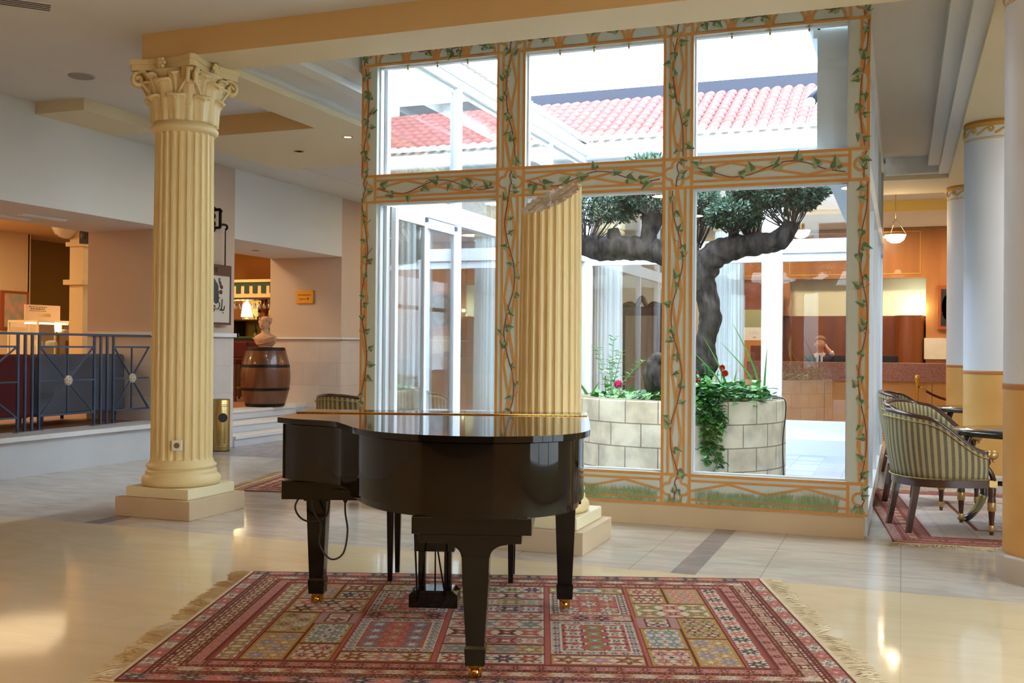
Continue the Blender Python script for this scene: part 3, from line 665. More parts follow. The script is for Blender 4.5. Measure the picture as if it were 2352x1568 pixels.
def rug(name, label, W, H, loc, rotz, nx, ny, seed, fringe_sides, light=1.0, fade=0):
    root = thing(name, label, 'rug', loc, rotz)
    t = .009; col = rug_colors(nx, ny, W, H, seed, light)
    if fade:
        b = int(.30*nx/W); pale = np.array(srgb(206,192,184)[:3]); dk = np.array(srgb(132,72,66)[:3])
        col[:] = col*.45+dk*.55; inner = rug_colors(nx, ny, W, H, seed, light)[b:-b,b:-b]; col[b:-b,b:-b] = inner*(1-fade)+pale*fade; q = b+int(.35*nx/W); col[q:q+3,q:-q] = dk; col[-q-3:-q,q:-q] = dk; col[q:-q,q:q+3] = dk; col[q:-q,-q-3:-q] = dk
    gx, gy = np.meshgrid((np.arange(nx)+.5)/nx*W-W/2, (np.arange(ny)+.5)/ny*H-H/2)
    gz = np.full(gx.shape, t)
    vs = np.stack([gx,gy,gz],-1).reshape(-1,3)
    idx = np.arange(nx*ny).reshape(ny,nx)
    q = np.stack([idx[:-1,:-1],idx[:-1,1:],idx[1:,1:],idx[1:,:-1]],-1).reshape(-1,4)
    per = np.concatenate([idx[0,:], idx[1:,-1], idx[-1,:-1][::-1], idx[1:-1,0][::-1]])
    n0 = len(vs); low = vs[per].copy(); low[:,2] = .0005; vs = np.concatenate([vs, low]); k = len(per)
    side = np.stack([per, n0+np.arange(k), n0+(np.arange(k)+1)%k, per[(np.arange(k)+1)%k]],-1)
    F = np.concatenate([q, side])
    me = bpy.data.meshes.new('pile'); me.vertices.add(len(vs)); me.vertices.foreach_set('co', vs.ravel().astype(np.float32))
    me.loops.add(F.size); me.loops.foreach_set('vertex_index', F.ravel().astype(np.int32))
    me.polygons.add(len(F)); me.polygons.foreach_set('loop_start', (np.arange(len(F))*4).astype(np.int32)); me.polygons.foreach_set('loop_total', np.full(len(F),4,np.int32))
    me.update(calc_edges=True)
    ca = me.color_attributes.new('weave','FLOAT_COLOR','POINT')
    cc = np.ones((len(vs),4), np.float32); cc[:n0,:3] = col.reshape(-1,3); cc[n0:,:3] = srgb(120,60,50)[:3]
    ca.data.foreach_set('color', cc.ravel())
    m = bpy.data.materials.new('woven_wool'); m.use_nodes = True; b = m.node_tree.nodes['Principled BSDF']; b.inputs['Roughness'].default_value = .95; b.inputs['Specular IOR Level'].default_value = .15
    at = m.node_tree.nodes.new('ShaderNodeAttribute'); at.attribute_name = 'weave'; m.node_tree.links.new(at.outputs['Color'], b.inputs['Base Color'])
    me.materials.append(m); o = bpy.data.objects.new('pile', me); C.objects.link(o); o.parent = root
    for (ax, sg) in fringe_sides:
        fr = MB(); L = H if ax == 'x' else W; n = int(L/.006)
        edge = (W if ax == 'x' else H)/2
        kb = .018
        if ax == 'x': fr.box(*(sorted((sg*edge, sg*(edge+kb)))), -L/2, L/2, .001, .007)
        else: fr.box(-L/2, L/2, *(sorted((sg*edge, sg*(edge+kb)))), .001, .007)
        drift = 0
        for k in range(n):
            if k % 14 == 0: drift = random.gauss(0,.035)
            a = -L/2+(k+.5)*L/n; l = random.uniform(.07,.12); e = a+drift+random.gauss(0,.012); z = random.uniform(.002,.012); w = .0022
            pts = [(edge+kb-.002, a, .004), (edge+kb+l*.5, a+(e-a)*.35+random.gauss(0,.004), z), (edge+kb+l, e, .002)]
            if ax == 'y': pts = [(p[1],p[0],p[2]) for p in pts]; 
            pts = [((sg*p[0] if ax == 'x' else p[0]), (sg*p[1] if ax == 'y' else p[1]), p[2]) for p in pts]
            fr.tube(pts, w, 3, 0, False, False)
        fo = fr.build('fringe', M_fringe, root); fo['label'] = 'cream knotted fringe'
    return root
M_fringe = mat('wool_fringe', srgb(222,200,160), .9, noise=.2, nscale=30)
ang = R(19.0); c0 = Vector((-3.593,5.216)); ux = Vector((math.cos(ang),math.sin(ang))); uy = Vector((-math.sin(ang),math.cos(ang)))
cc_ = c0+ux*1.49-uy*1.005
rug('persian_rug','large red Persian rug of many small panels under the grand piano',2.98,2.01,(cc_.x,cc_.y,.001),ang,640,430,3,[('x',1),('x',-1)])
rug('aisle_rug','pale rug with dark red border under the striped armchairs and black table',2.6,2.9,(1.09,9.32,.001),R(6),240,260,11,[('y',-1),('y',1)],1.15,.72)
rug('lobby_rug','red patterned rug in the left lobby half hidden by the piano',2.0,1.5,(-4.98,9.0,.001),R(12),200,150,5,[('x',-1)],.9)

# ================================================================ GRAND PIANO
pn = thing('grand_piano','glossy black baby grand piano with closed lid on the red rug','piano',(-2.23,4.893,.010),R(17.3))
curve = [(-.77,-.335),(-.66,-.43),(-.53,-.50),(-.43,-.575),(-.345,-.74),(-.25,-.94),(-.12,-1.11),(.06,-1.225),(.25,-1.27),(.42,-1.255),(.57,-1.19),(.69,-1.06),(.745,-.9),(.757,-.72)]
def outline(ins, yb):
    P = [(p.x,p.y) for p in bez([(a,b_,0) for a,b_ in curve], 8)]
    P = [(-.775,yb),(-.775,-.2)]+P+[(.757,-.4),(.757,yb)]
    out = []
    for i,(x,y) in enumerate(P):
        a = P[max(i-1,0)]; c = P[min(i+1,len(P)-1)]; dx,dy = c[0]-a[0], c[1]-a[1]; l = math.hypot(dx,dy) or 1
        out.append((x-dy/l*ins*(1), y+dx/l*ins))
    out[0] = (-.775+ins, yb); out[-1] = (.757-ins, yb)
    return out
def zs(z): return z-.010
case = MB(); case.prism(outline(.028,.06), zs(.700), zs(.966), 0, True); case.build('case', M_piano, pn)
lr = [p for p in outline(.05,-.05) if p[1] < -.62]; MB().prism(lr, zs(.664), zs(.701), 0, True).build('lower_rim', M_piano, pn); MB().prism(outline(.16,-.05), zs(.655), zs(.701), 0, True).build('soundboard_frame', M_pianomat, pn)
lid = MB(); o1 = outline(0,.02); lid.prism(o1, zs(.972), zs(.998), 0, True); lo = lid.build('lid', M_piano, pn, bevel=.004)
fl_ = MB(); fl_.box(-.775,.757,.026,.34,zs(.972),zs(.998)); fl_.build('front_lid_flap', M_piano, pn, bevel=.004)
h = MB()
h.box(-.77,.75,.014,.034,zs(.998),zs(1.0005)); h.tube([(-.77,.023,zs(1.001)),(.75,.023,zs(1.001))], .0035, 8)
for k in range(60): h.box(-.76+k*.025,-.759+k*.025,.0185,.0275,zs(1.0),zs(1.0052))
h.build('lid_hinge', M_brass, pn)['label'] = 'long brass piano hinge'
for xa,xb in ((-.755,-.69),(.67,.737)): MB().box(xa,xb,.35,.50,zs(.69),zs(.88)).build('cheek_block', M_piano, pn, bevel=.006)
kb = MB(); kb.box(-.755,.735,-.12,.50,zs(.60),zs(.69)); kb.box(-.74,.72,-.36,-.12,zs(.60),zs(.69)); kb.build('keybed', M_pianomat, pn, bevel=.004)
ky = MB(); ky.box(-.62,.60,.34,.49,zs(.70),zs(.722)); ky.build('keyboard', mat('ivory_keys', srgb(238,234,222), .3), pn)
MB().box(-.69,.67,.335,.35,zs(.722),zs(.86)).build('fallboard', M_piano, pn)
bl = MB(); bl.box(.03,.515,-1.19,-.55,zs(.595),zs(.665)); bl.box(.06,.475,-1.185,-.62,zs(.560),zs(.596)); bl.build('brace_block', M_pianomat, pn, bevel=.003)
def piano_leg(x, y, bracket):
    L = MB()
    if bracket:
        prof = [(-.13,.564),(-.128,.556)]+[(-.13+.072*math.sin(PI/2*k/8), .556-.05*(1-math.cos(PI/2*k/8))) for k in range(1,9)]
        P = prof+[(-p[0],p[1]) for p in prof[::-1]]
        L.prism_y(P, -.045, .045); z1 = .508; w1 = .112
    else:
        L.frustum((0,0,.60-.0),.135,.12,(0,0,.548),.128,.11); z1 = .55; w1 = .104
    L.frustum((0,0,z1),w1,.095,(0,0,z1-.12),w1*.93,.088); L.frustum((0,0,z1-.12),w1*.93,.088,(0,0,.146),.074,.072)
    L.frustum((0,0,.146),.076,.074,(0,0,.134),.086,.084); L.frustum((0,0,.134),.086,.084,(0,0,.066),.078,.076)
    lo = L.build('leg', M_pianomat, pn, (x,y,-.010))
    c = MB(); c.lathe([(.022,.040),(.026,.046),(.026,.055)], 16)
    c.box(-.022,-.014,-.022,.012,.014,.044); c.box(.014,.022,-.022,.012,.014,.044)
    w = MB(); w.lathe([(.010,-.011),(.0155,-.009),(.0165,0),(.0155,.009),(.010,.011)], 18); w.xf(Matrix.Translation((0,-.010,.0275))@Matrix.Rotation(PI/2,4,'Y')); c.merge(w)
    c.v = [(x*1.22,y*1.22,z*1.22) for x,y,z in c.v]; co = c.build('caster', M_brass, lo); co['label'] = 'brass caster'
piano_leg(-.644,0,False); piano_leg(.643,0,False); piano_leg(.29,-1.14,True)
# lyre
ly = MB(); lc = (0,-.22)
ly.box(-.10,.10,-.26,-.17,zs(.34),zs(.60)); ly.box(-.082,-.047,-.24,-.19,zs(.14),zs(.34)); ly.box(.047,.082,-.24,-.19,zs(.14),zs(.34))
pb = [(-.12,.07),(.12,.07),(.12,.132),(.095,.155),(-.095,.155),(-.12,.132)]
ly.prism_y([(p[0],zs(p[1])) for p in pb], -.29, -.15)
lyo = ly.build('pedal_lyre', M_piano, pn, bevel=.003)
for k in (-1,0,1):
    p_ = MB(); p_.tube([(k*.045,-.15,zs(.105)),(k*.045,-.09,zs(.1)),(k*.045,-.03,zs(.085))], [.008,.013,.016], 8, flat=.5); p_.build('pedal', M_brass, lyo)
r_ = MB(); r_.tube([(0,-.215,zs(.15)),(0,-.215,zs(.60))], .004, 6); r_.tube([(-.078,-.28,zs(.09)),(-.05,-.62,zs(.655))], .0045, 6); r_.tube([(.06,-.28,zs(.12)),(.02,-.6,zs(.655))], .0045, 6)
r_.build('lyre_rod', M_iron, lyo)
cb = MB()
cb.tube(bez([(-.70,-.10,zs(.60)),(-.735,-.12,zs(.53)),(-.70,-.13,zs(.47)),(-.63,-.13,zs(.455)),(-.57,-.12,zs(.49)),(-.56,-.10,zs(.60))],8), .005, 8)
cb.tube(bez([(-.64,-.12,zs(.62)),(-.64,-.13,zs(.52)),(-.60,-.13,zs(.44)),(-.605,-.13,zs(.34)),(-.55,-.12,zs(.265)),(-.49,-.10,zs(.29)),(-.47,-.09,zs(.40)),(-.485,-.08,zs(.50)),(-.485,-.08,zs(.60))],8), .005, 8)
cb.lathe([(.006,-.03),(.016,-.012),(.016,.01)],10,0,(-.485,-.08,zs(.575)))
cb.build('cable', M_cord, pn)
# bench
bn = thing('piano_bench','black piano bench behind the grand piano, only its slim legs seen','bench',(-2.45,5.545,0),R(18.4))
for (x,y) in ((-.345,-.14),(.345,-.14),(-.345,.14),(.345,.14)):
    z0 = .010 if y < 0 else .0
    MB().frustum((x,y,.47),.042,.042,(x,y,z0),.026,.026).build('leg', M_pianomat, bn)
MB().box(-.39,.39,-.18,.18,.44,.50).build('seat_frame', M_pianomat, bn, bevel=.005)
MB().box(-.38,.38,-.17,.17,.50,.545).build('cushion', mat('black_leather',(.02,.018,.017,1),.45), bn, bevel=.015)

# ================================================================ COLUMNS
def fluted(r0, r1, z0, z1, n=24, dep=.019, cut=None, capend=True):
    mb = MB(); K = 8; N = n*K; zs_ = [z0, z0+.012, z0+.03, z0+.045]+[z0+.045+(z1-z0-.09)*k/10 for k in range(1,10)]+[z1-.045,z1-.03,z1-.012,z1]
    vs = []
    for iz,z in enumerate(zs_):
        t = (z-z0)/(z1-z0); rr = r0+(r1-r0)*(t**1.6)
        e = min((z-z0)/.045, ((z1-z)/.045) if capend else 9, 1); e = math.sqrt(max(0,1-(1-max(0,e))**2)) if e < 1 else 1
        for k in range(N):
            a = 2*PI*k/N; f = (k % K)/K; d = 0 if f < .14 or f > .86 else math.sqrt(max(0,1-((f-.5)/.36)**2))
            rad = rr-dep*d*e; x,y = rad*math.cos(a), rad*math.sin(a); zz = z
            if cut:
                zc = cut(x,y,k); zz = z0+(z-z0)*(zc-z0)/(z1-z0)
            vs.append((x,y,zz))
    fs = []
    for i in range(len(zs_)-1):
        for k in range(N): k2 = (k+1) % N; fs.append((i*N+k,i*N+k2,(i+1)*N+k2,(i+1)*N+k))
    mb.add(vs, fs, 0, False)
    return mb, vs[-N:]
BASE = [(.30,.23),(.36,.232),(.376,.255),(.378,.275),(.37,.297),(.352,.31),(.345,.315),(.338,.322),(.340,.335),(.336,.347),(.322,.352),(.318,.362),(.330,.368),(.336,.380),(.332,.393),(.318,.40),(.31,.405),(.305,.42),(.299,.432)]
def pedestal(root, hw=.355, h0=.148, hu=.297, h1=.23, bs=.815):
    MB().box(-hw,hw,-hw,hw,0,h0).build('base_slab', M_slab, root, bevel=.004)
    MB().box(-hu,hu,-hu,hu,h0,h1).build('plinth', M_plinthcream, root, bevel=.006)
    MB().lathe([(r*bs, z) for r,z in BASE], 64).build('base_moulding', M_cream, root)
def acanthus(ang, z0, h, r0, r1, w, curl):
    mb = MB(); nu, nv = 9, 15; ctr = []
    for j in range(nv):
        t = j/(nv-1)
        if t < .62: q = t/.62; ctr.append((r0+(r1-r0)*q**1.6, z0+h*.88*q))
        else: th = (t-.62)/.38*R(140); c = curl*.36; ctr.append((r1+c*(1-math.cos(th)), z0+h*.88+c*1.15*math.sin(th)))
    vs = []; inn = []
    for j in range(nv):
        t = j/(nv-1); (r_, z_) = ctr[j]; a = ctr[max(j-1,0)]; b = ctr[min(j+1,nv-1)]; dr, dz = b[0]-a[0], b[1]-a[1]; l = math.hypot(dr,dz); nr, nz = dz/l, -dr/l
        ww = w*(.80+.20*math.sin(PI*min(1,t/.7)*.5)) if t < .68 else w*math.sqrt(max(.08,1-((t-.68)/.33)**2))
        for i in range(nu):
            u = i/(nu-1)*2-1; an = ang+u*ww/2/max(r0,.2)
            bul = .016*(1-u*u)+(.012 if i == nu//2 else 0)-(.008 if abs(abs(u)-.5) < .1 else 0)
            for lst, off in ((vs,bul),(inn,-.016)):
                rr = r_+nr*off; lst.append((rr*math.cos(an), rr*math.sin(an), z_+nz*off))
    fs = [(j*nu+i,j*nu+i+1,(j+1)*nu+i+1,(j+1)*nu+i) for j in range(nv-1) for i in range(nu-1)]; n = len(vs)
    fs2 = [tuple(n+i for i in f[::-1]) for f in fs]
    per = [i for i in range(nu)]+[j*nu+nu-1 for j in range(1,nv)]+[(nv-1)*nu+i for i in range(nu-2,-1,-1)]+[j*nu for j in range(nv-2,0,-1)]
    fs3 = [(per[k],n+per[k],n+per[(k+1)%len(per)],per[(k+1)%len(per)]) for k in range(len(per))]
    return mb.add(vs+inn, fs+fs2+fs3, 0, True)
def capital(root, zb=3.035, zt=3.60, k_=.90):
    before = set(root.children)
    MB().lathe([(.275,zb),(.30,zb+.004),(.322,zb+.022),(.327,zb+.04),(.318,zb+.058),(.300,zb+.064),(.30,zb+.078),(.285,zb+.085)], 48).build('astragal', M_cream, root)
    c = MB(); c.lathe([(.262,zb+.08),(.262,zb+.2),(.268,zb+.34),(.29,zb+.42),(.33,zb+.475)], 32)
    for k in range(8): c.merge(acanthus(2*PI*(k+.5)/8, zb+.082, .165, .272, .285, .17, .10))
    for k in range(8): c.merge(acanthus(2*PI*k/8, zb+.082, .285, .268, .298, .17, .125))
    for k in range(4): c.merge(acanthus(PI/4+PI/2*k, zb+.2, .245, .28, .335, .13, .13))
    for k in range(8): c.merge(acanthus(PI/8+PI/4*k, zb+.25, .17, .275, .315, .11, .09))
    c.build('acanthus_bell', M_cream, root)
    v = MB()
    for k in range(4):
        for s in (-1,1):
            a0 = PI/4+k*PI/2; pts = []
            for j in range(22):
                t = j/21; th = -.2+t*PI*2.6; rad = .058*(1-t*.78)
                d = .405+rad*math.sin(th)*.9-.02; zz = zt-.155+rad*math.cos(th)
                off = s*.030; pts.append((d*math.cos(a0)-off*math.sin(a0), d*math.sin(a0)+off*math.cos(a0), zz))
            st = [((.29+.03*q)*math.cos(a0+s*(.34-.1*q)),(.29+.03*q)*math.sin(a0+s*(.34-.1*q)), zt-.30+.05*q) for q in range(4)]
            v.tube(bez(st+[pts[0]],4)+pts, [.011]*(len(st)*4+1)+[.016]*len(pts), 7)
        v.lathe([(.02,-.045),(.034,-.03),(.034,.03),(.02,.045)],12,0) if False else None
    v.build('volute', M_cream, root)
    ab = MB(); P = []
    for k in range(4):
        a = PI/4+k*PI/2; b_ = a+PI/2; p = Vector((.445*math.cos(a),.445*math.sin(a))); q = Vector((.445*math.cos(b_),.445*math.sin(b_)))
        t = (q-p).normalized(); mid = (p+q)/2; nrm = mid.normalized()
        for j in range(9):
            s = j/8; w = p+t*.03+(q-t*.03-(p+t*.03))*s; P.append(tuple(w-nrm*.062*math.sin(PI*s)))
    ab.prism(P, zt-.085, zt-.04); ab.prism([(x*1.04,y*1.04) for x,y in P], zt-.04, zt)
    ab.build('abacus', M_cream, root, bevel=.008)
    f = MB()
    for k in range(4):
        a = k*PI/2; c0_ = (.30*math.cos(a),.30*math.sin(a),zt-.045)
        for j in range(6):
            b_ = j*PI/3; f.ball((c0_[0]+.028*math.cos(b_)*-math.sin(a), c0_[1]+.028*math.cos(b_)*math.cos(a), c0_[2]+.028*math.sin(b_)), .019, 8)
        f.ball(c0_, .022, 8)
    f.build('fleuron', M_cream, root)
    for chd in root.children:
        if chd in before: continue
        k2 = k_*{'abacus':1.08,'fleuron':1.10,'astragal':.895,'volute':1.04}.get(chd.name.split('.')[0],1.0); chd.scale = (k2,k2,1)
col = thing('corinthian_column','whole cream fluted column with leafy capital on a two-step square base','column',(-5.44,6.885,0))
pedestal(col,.355); fluted(.241,.228,.43,3.04)[0].build('shaft', M_cream, col); capital(col)
sk = thing('wall_socket','white power socket near the foot of the whole fluted column','socket',(-5.315,6.668,.56),R(30))
MB().box(-.04,.04,-.012,.004,-.04,.04).build('plate', M_whiteplastic, sk, bevel=.004)
q_ = MB(); q_.lathe([(.022,0),(.022,.004)],16); q_.xf(Matrix.Translation((0,-.012,0))@Matrix.Rotation(PI/2,4,'X')); q_.build('outlet', M_brassdull, sk)
# broken column
bc = thing('broken_column','cream fluted column broken off at a slant in front of the painted window','column',(-2.287,6.81,0))
pedestal(bc,bs=.745)
rz = [random.uniform(-.012,.012) for _ in range(200)]
def cutf(x,y,k): return 2.385+.28*x+.55*y+rz[k % 192]*.6
sh, top = fluted(.221,.211,.43,2.385,cut=cutf,capend=False); sh.build('shaft', M_cream, bc)
bk = MB(); n = len(top); vs = list(top); rings = [top]
for f_ in (.8,.55,.3):
    rings.append([(x*f_,y*f_,2.385+.28*x*f_+.55*y*f_-.015*(1-f_)+random.uniform(-.014,.014)) for x,y,z in top[::4]])
vs = list(top); fs = []; prev = list(range(n)); o = n
step = 4; ring1 = rings[1]; vs += ring1; m_ = len(ring1)
for i in range(m_):
    a = [prev[(i*step+j) % n] for j in range(step+1)]; fs.append(tuple(a)+(o+(i+1)%m_, o+i))
for r2 in rings[2:]:
    o2 = len(vs); vs += r2
    for i in range(m_): fs.append((o+i,o+(i+1)%m_,o2+(i+1)%m_,o2+i))
    o = o2
vs.append((0,0,2.37)); fs += [(o+i,o+(i+1)%m_,len(vs)-1) for i in range(m_)]
bk.add(vs, fs, 0, False); bk.build('broken_top', M_broken, bc)['label'] = 'rough slanted break'
# far fluted columns seen through the courtyard glass
M_farcol = mat('far_column_white', srgb(232,234,230), .5)  # whiter than the cream shafts in front
def far_col(x, y, label, r=.24):
    t = thing('corinthian_column', label, 'column', (x,y,0), 0); 
    MB().box(-.33,.33,-.33,.33,0,.15).build('base_slab', M_slab, t)
    MB().lathe([(q*.815,z) for q,z in BASE], 32).build('base_moulding', M_cream, t)
    fluted(r,r*.94,.43,3.04,20)[0].build('shaft', M_farcol, t); capital(t)
    return t
f1 = far_col(-5.42,10.95,'fluted column behind the sliding glass door, nearer of the two seen through the left glass')
dup(f1,(-5.42,13.75,0),0,'fluted column behind the left glass wall, close to the vine post beside the broken column')
def slim(x,y,label):
    t = thing('corinthian_column', label, 'column', (x,y,0))
    MB().box(-.27,.27,-.27,.27,0,.15).build('base_slab', M_slab, t); fluted(.22,.205,.15,3.04,20)[0].build('shaft', M_farcol, t)
    b = len(bpy.data.objects); capital(t)
    for ch in t.children:
        if ch.name.split('.')[0] in ('astragal','acanthus_bell','volute','abacus','fleuron'): ch.scale = (ch.scale[0]*.9,ch.scale[1]*.9,1)
    return t
slim(-2.33,15.0,'white fluted column behind the far glass, just right of the olive trunk')
slim(-4.12,15.0,'white fluted column behind the far glass, left of the tall brown mirror')
# painted round columns on the right
def painted(y, label, ped):
    t = thing('painted_column', label, 'column', (.87,y,0))
    r = .3
    MB().lathe([(r+.035,0),(r+.035,.135),(r+.03,.15),(r+.004,.155)], 48).build('base', mat('column_base_stone', srgb(206,192,178), .4, noise=.1, nscale=3), t)
    MB().lathe([(r,.15),(r,1.125)], 48).build('lower_shaft', M_colochre, t)
    MB().lathe([(r+.002,1.125),(r+.005,1.13),(r+.005,1.155),(r+.002,1.16)], 48).build('band', M_colbrown, t)
    MB().lathe([(r,1.155),(r,3.60)], 48).build('upper_shaft', M_colwhite, t)
    f = MB(); rr = r+.0025; zt = 3.60
    f.lathe([(rr+.004,3.575),(rr+.004,3.599)], 48, 1, cap=False); f.lathe([(rr,3.425),(rr,3.433)], 48, 0, cap=False); f.lathe([(rr,3.412),(rr,3.418)], 48, 0, cap=False)
    f.lathe([(rr,3.535),(rr,3.576)], 48, 0, cap=False)
    for k in range(11):                     # running wave scroll
        a0 = 2*PI*k/11; pts = []
        for j in range(26):
            s = j/25
            if s < .45: u = s/.45; ax, zz = u*.115, 3.452+.055*u*u*(3-2*u)
            else:
                u = (s-.45)/.55; th = PI*.75-u*PI*1.9; rad = .03*(1-.55*u); ax, zz = .125-.0+rad*math.cos(th)+.012, 3.493+rad*math.sin(th)
            pts.append((rr*math.cos(a0+ax/rr), rr*math.sin(a0+ax/rr), zz+.012))
        f.tube(pts, [.006+.006*min(1,2*abs(.5-j/25)+.3) for j in range(26)], 5, 0)
    fo = f.build('wave_frieze', [M_colochre2, M_colbrown], t); fo['label'] = 'gold running wave frieze'
    return t
painted(6.87,'round painted column at the right edge, nearest of the row',1)
painted(11.27,'round white and ochre column behind the black table, middle of the row',1)
painted(15.5,'round white and ochre column farthest back, before the reception',1)
# ================================================================ TUB ARMCHAIRS (front faces local +x)
def make_armchair(label, loc, rz, group):
    t = thing('armchair', label, 'chair', loc, rz, group)
    # plan curve from the left arm front round the back to the right arm front
    ctrl = [(.27,.305),(.10,.315),(-.10,.30),(-.235,.20),(-.285,0),(-.235,-.20),(-.10,-.30),(.10,-.315),(.27,-.305)]
    pl = bez([(a,b,0) for a,b in ctrl], 9); n = len(pl); L = [0]
    for i in range(1,n): L.append(L[-1]+(pl[i]-pl[i-1]).length)
    T = [l/L[-1] for l in L]
    def hgt(s):
        d = abs(s-.5)*2          # 0 back, 1 arm front
        if d < .42: return .875-.035*(d/.42)**2
        u = (d-.42)/.58; return .84-.25*(u*u*(3-2*u))-.0*u
    def nrm(i):
        a = pl[max(i-1,0)]; b = pl[min(i+1,n-1)]; d = (b-a).normalized(); return Vector((d.y,-d.x,0))   # points inwards?
    shell = {}
    for nm, off, flip in (('outer_upholstery', -.012, 0), ('inner_upholstery', .035, 1)):
        mb = MB(); rows = 8; vs = []; sub = 4
        for i in range(n):
            N_ = nrm(i); 
            if N_.dot(-pl[i]) < 0: N_ = -N_
            for j in range(rows):
                z = .40+(hgt(T[i])-.40)*j/(rows-1); flare = 1+.10*((z-.40)/.5)
                p = pl[i]+N_*off; bulge = .012*math.sin(PI*j/(rows-1))*(-1 if not flip else 1)
                p = p+N_*bulge; vs.append((p.x*flare-.03*((z-.4)/.5), p.y*(1+.03*((z-.4)/.5)), z))
        for i in range(n-1):
            for j in range(rows-1):
                f = (i*rows+j,(i+1)*rows+j,(i+1)*rows+j+1,i*rows+j+1); mb.f.append(f if flip else f[::-1]); mb.m.append(1 if (i % 2 == 1) else 0); mb.s.append(True)
        mb.v = vs; o = mb.build(nm, [M_stripe1, M_stripe2], t)
        o['label'] = 'beige and sage striped fabric'
        sd = o.modifiers.new('s','SOLIDIFY'); sd.thickness = .012; sd.offset = 1 if not flip else -1
    def top(i, dz=0):
        z = hgt(T[i])+dz; fl_ = 1+.10*((z-.40)/.5); N_ = nrm(i)
        if N_.dot(-pl[i]) < 0: N_ = -N_
        p = pl[i]+N_*.012; return Vector((p.x*fl_-.03*((z-.4)/.5), p.y*(1+.03*((z-.4)/.5)), z))
    rail = [top(i,.008) for i in range(n)]
    mb = MB(); mb.tube(rail, .026, 10, 0, flat=.8); mb.build('top_rail', M_chairwood, t)
    nl = MB()
    for i in range(0, n-1):
        for k in range(3):
            q = top(i)+(top(i+1)-top(i))*(k/3); N_ = nrm(i)
            if N_.dot(-pl[i]) < 0: N_ = -N_
            p = q-N_*.036; nl.ball((p.x,p.y,p.z-.026), .0055, 6); 
    nl.build('nail_trim', M_brassdull, t)['label'] = 'row of brass upholstery nails'; nl = MB()
    for i in range(0,n-1,1):
        for k in range(3):
            p0 = pl[i]+(pl[i+1]-pl[i])*(k/3); N_ = nrm(i)
            if N_.dot(-pl[i]) < 0: N_ = -N_
            p = p0-N_*.024; nl.ball((p.x,p.y,.408), .005, 6)
    nl.build('nail_trim', M_brassdull, t)['label'] = 'row of brass upholstery nails'
    sf = MB(); inner = [(p.x,p.y) for p in pl]
    sf.prism([(x*1.03,y*1.03) for x,y in inner]+[(.31,-.27),(.31,.27)], .345, .405); sf.build('seat_frame', M_chairwood, t, bevel=.008)
    cu = MB(); cu.prism([(x*.86+.01,y*.84) for x,y in inner]+[(.29,-.25),(.29,.25)], .405, .475); cu.build('seat_cushion', M_stripe1, t, bevel=.02)
    for s in (1,-1):
        a = MB()                                     # arm scroll post sweeping down to the front leg
        e = top(0 if s > 0 else n-1, .0)
        a.tube(bez([e+Vector((-.03,0,-.02)), e+Vector((.01,0,-.05)), Vector((e.x+.0,e.y,.50)), Vector((.30,s*.30,.45)), Vector((.325,s*.285,.40))],6), .02, 8)
        ao = a.build('arm_support', M_chairwood, t)
        g = MB(); g.ball((e.x+.045,e.y,e.z-.004), .037, 12, sc=(1.15,.75,.95)); g.ball((e.x+.01,e.y,e.z), .034, 10, sc=(1,.8,.9))
        for k in range(6): g.ball((e.x+.066+.006*math.cos(k),e.y+.017*math.cos(k*1.05),e.z-.002+.020*math.sin(k*1.05)), .0105, 8)
        g.ball((e.x+.05,e.y,e.z-.045), .014, 8)
        g.build('arm_carving', M_gold, ao)['label'] = 'gilt carved arm end'
        l = MB(); c0 = (.315,s*.275,0)
        l.lathe([(.013,0),(.013,.015),(.0155,.02),(.0155,.03),(.018,.10),(.027,.235),(.030,.25),(.024,.275),(.030,.29),(.030,.345)], 14, 0, c0); lo = l.build('leg', M_chairwood, t)
        MB().lathe([(.0165,.028),(.019,.03),(.019,.07),(.0175,.072)], 14, 0, c0).build('gilt_collar', M_gold, lo)
        MB().lathe([(.0255,.175),(.0285,.178),(.0295,.235),(.0285,.238)], 14, 0, c0).build('gilt_collar', M_gold, lo)
        MB().box(c0[0]-.028,c0[0]+.03,c0[1]-.028,c0[1]+.028,.352,.40).build('gilt_block', M_gold, lo)
        r = MB(); r.frustum((-.20,s*.20,.36),.046,.046,(-.265,s*.215,0.),.036,.036); r.build('leg', M_chairwood, t)
    return t
ch1 = make_armchair('striped tub armchair nearest the viewer on the aisle rug',(.23,8.46,.010),R(19),'striped tub armchairs')
dup(ch1,(.20,9.83,.010),R(-33),'striped tub armchair angled behind the nearest aisle armchair','striped tub armchairs')
dup(ch1,(.10,12.45,0),R(-8),'striped tub armchair farthest down the right aisle, beside the second table','striped tub armchairs')
dup(ch1,(-4.83,8.62,.010),R(82),'striped tub armchair rising behind the piano lid at the left of the painted window','striped tub armchairs')
dup(ch1,(-4.86,10.25,0),R(75),'dark tub armchair back seen through the sliding glass door','striped tub armchairs')
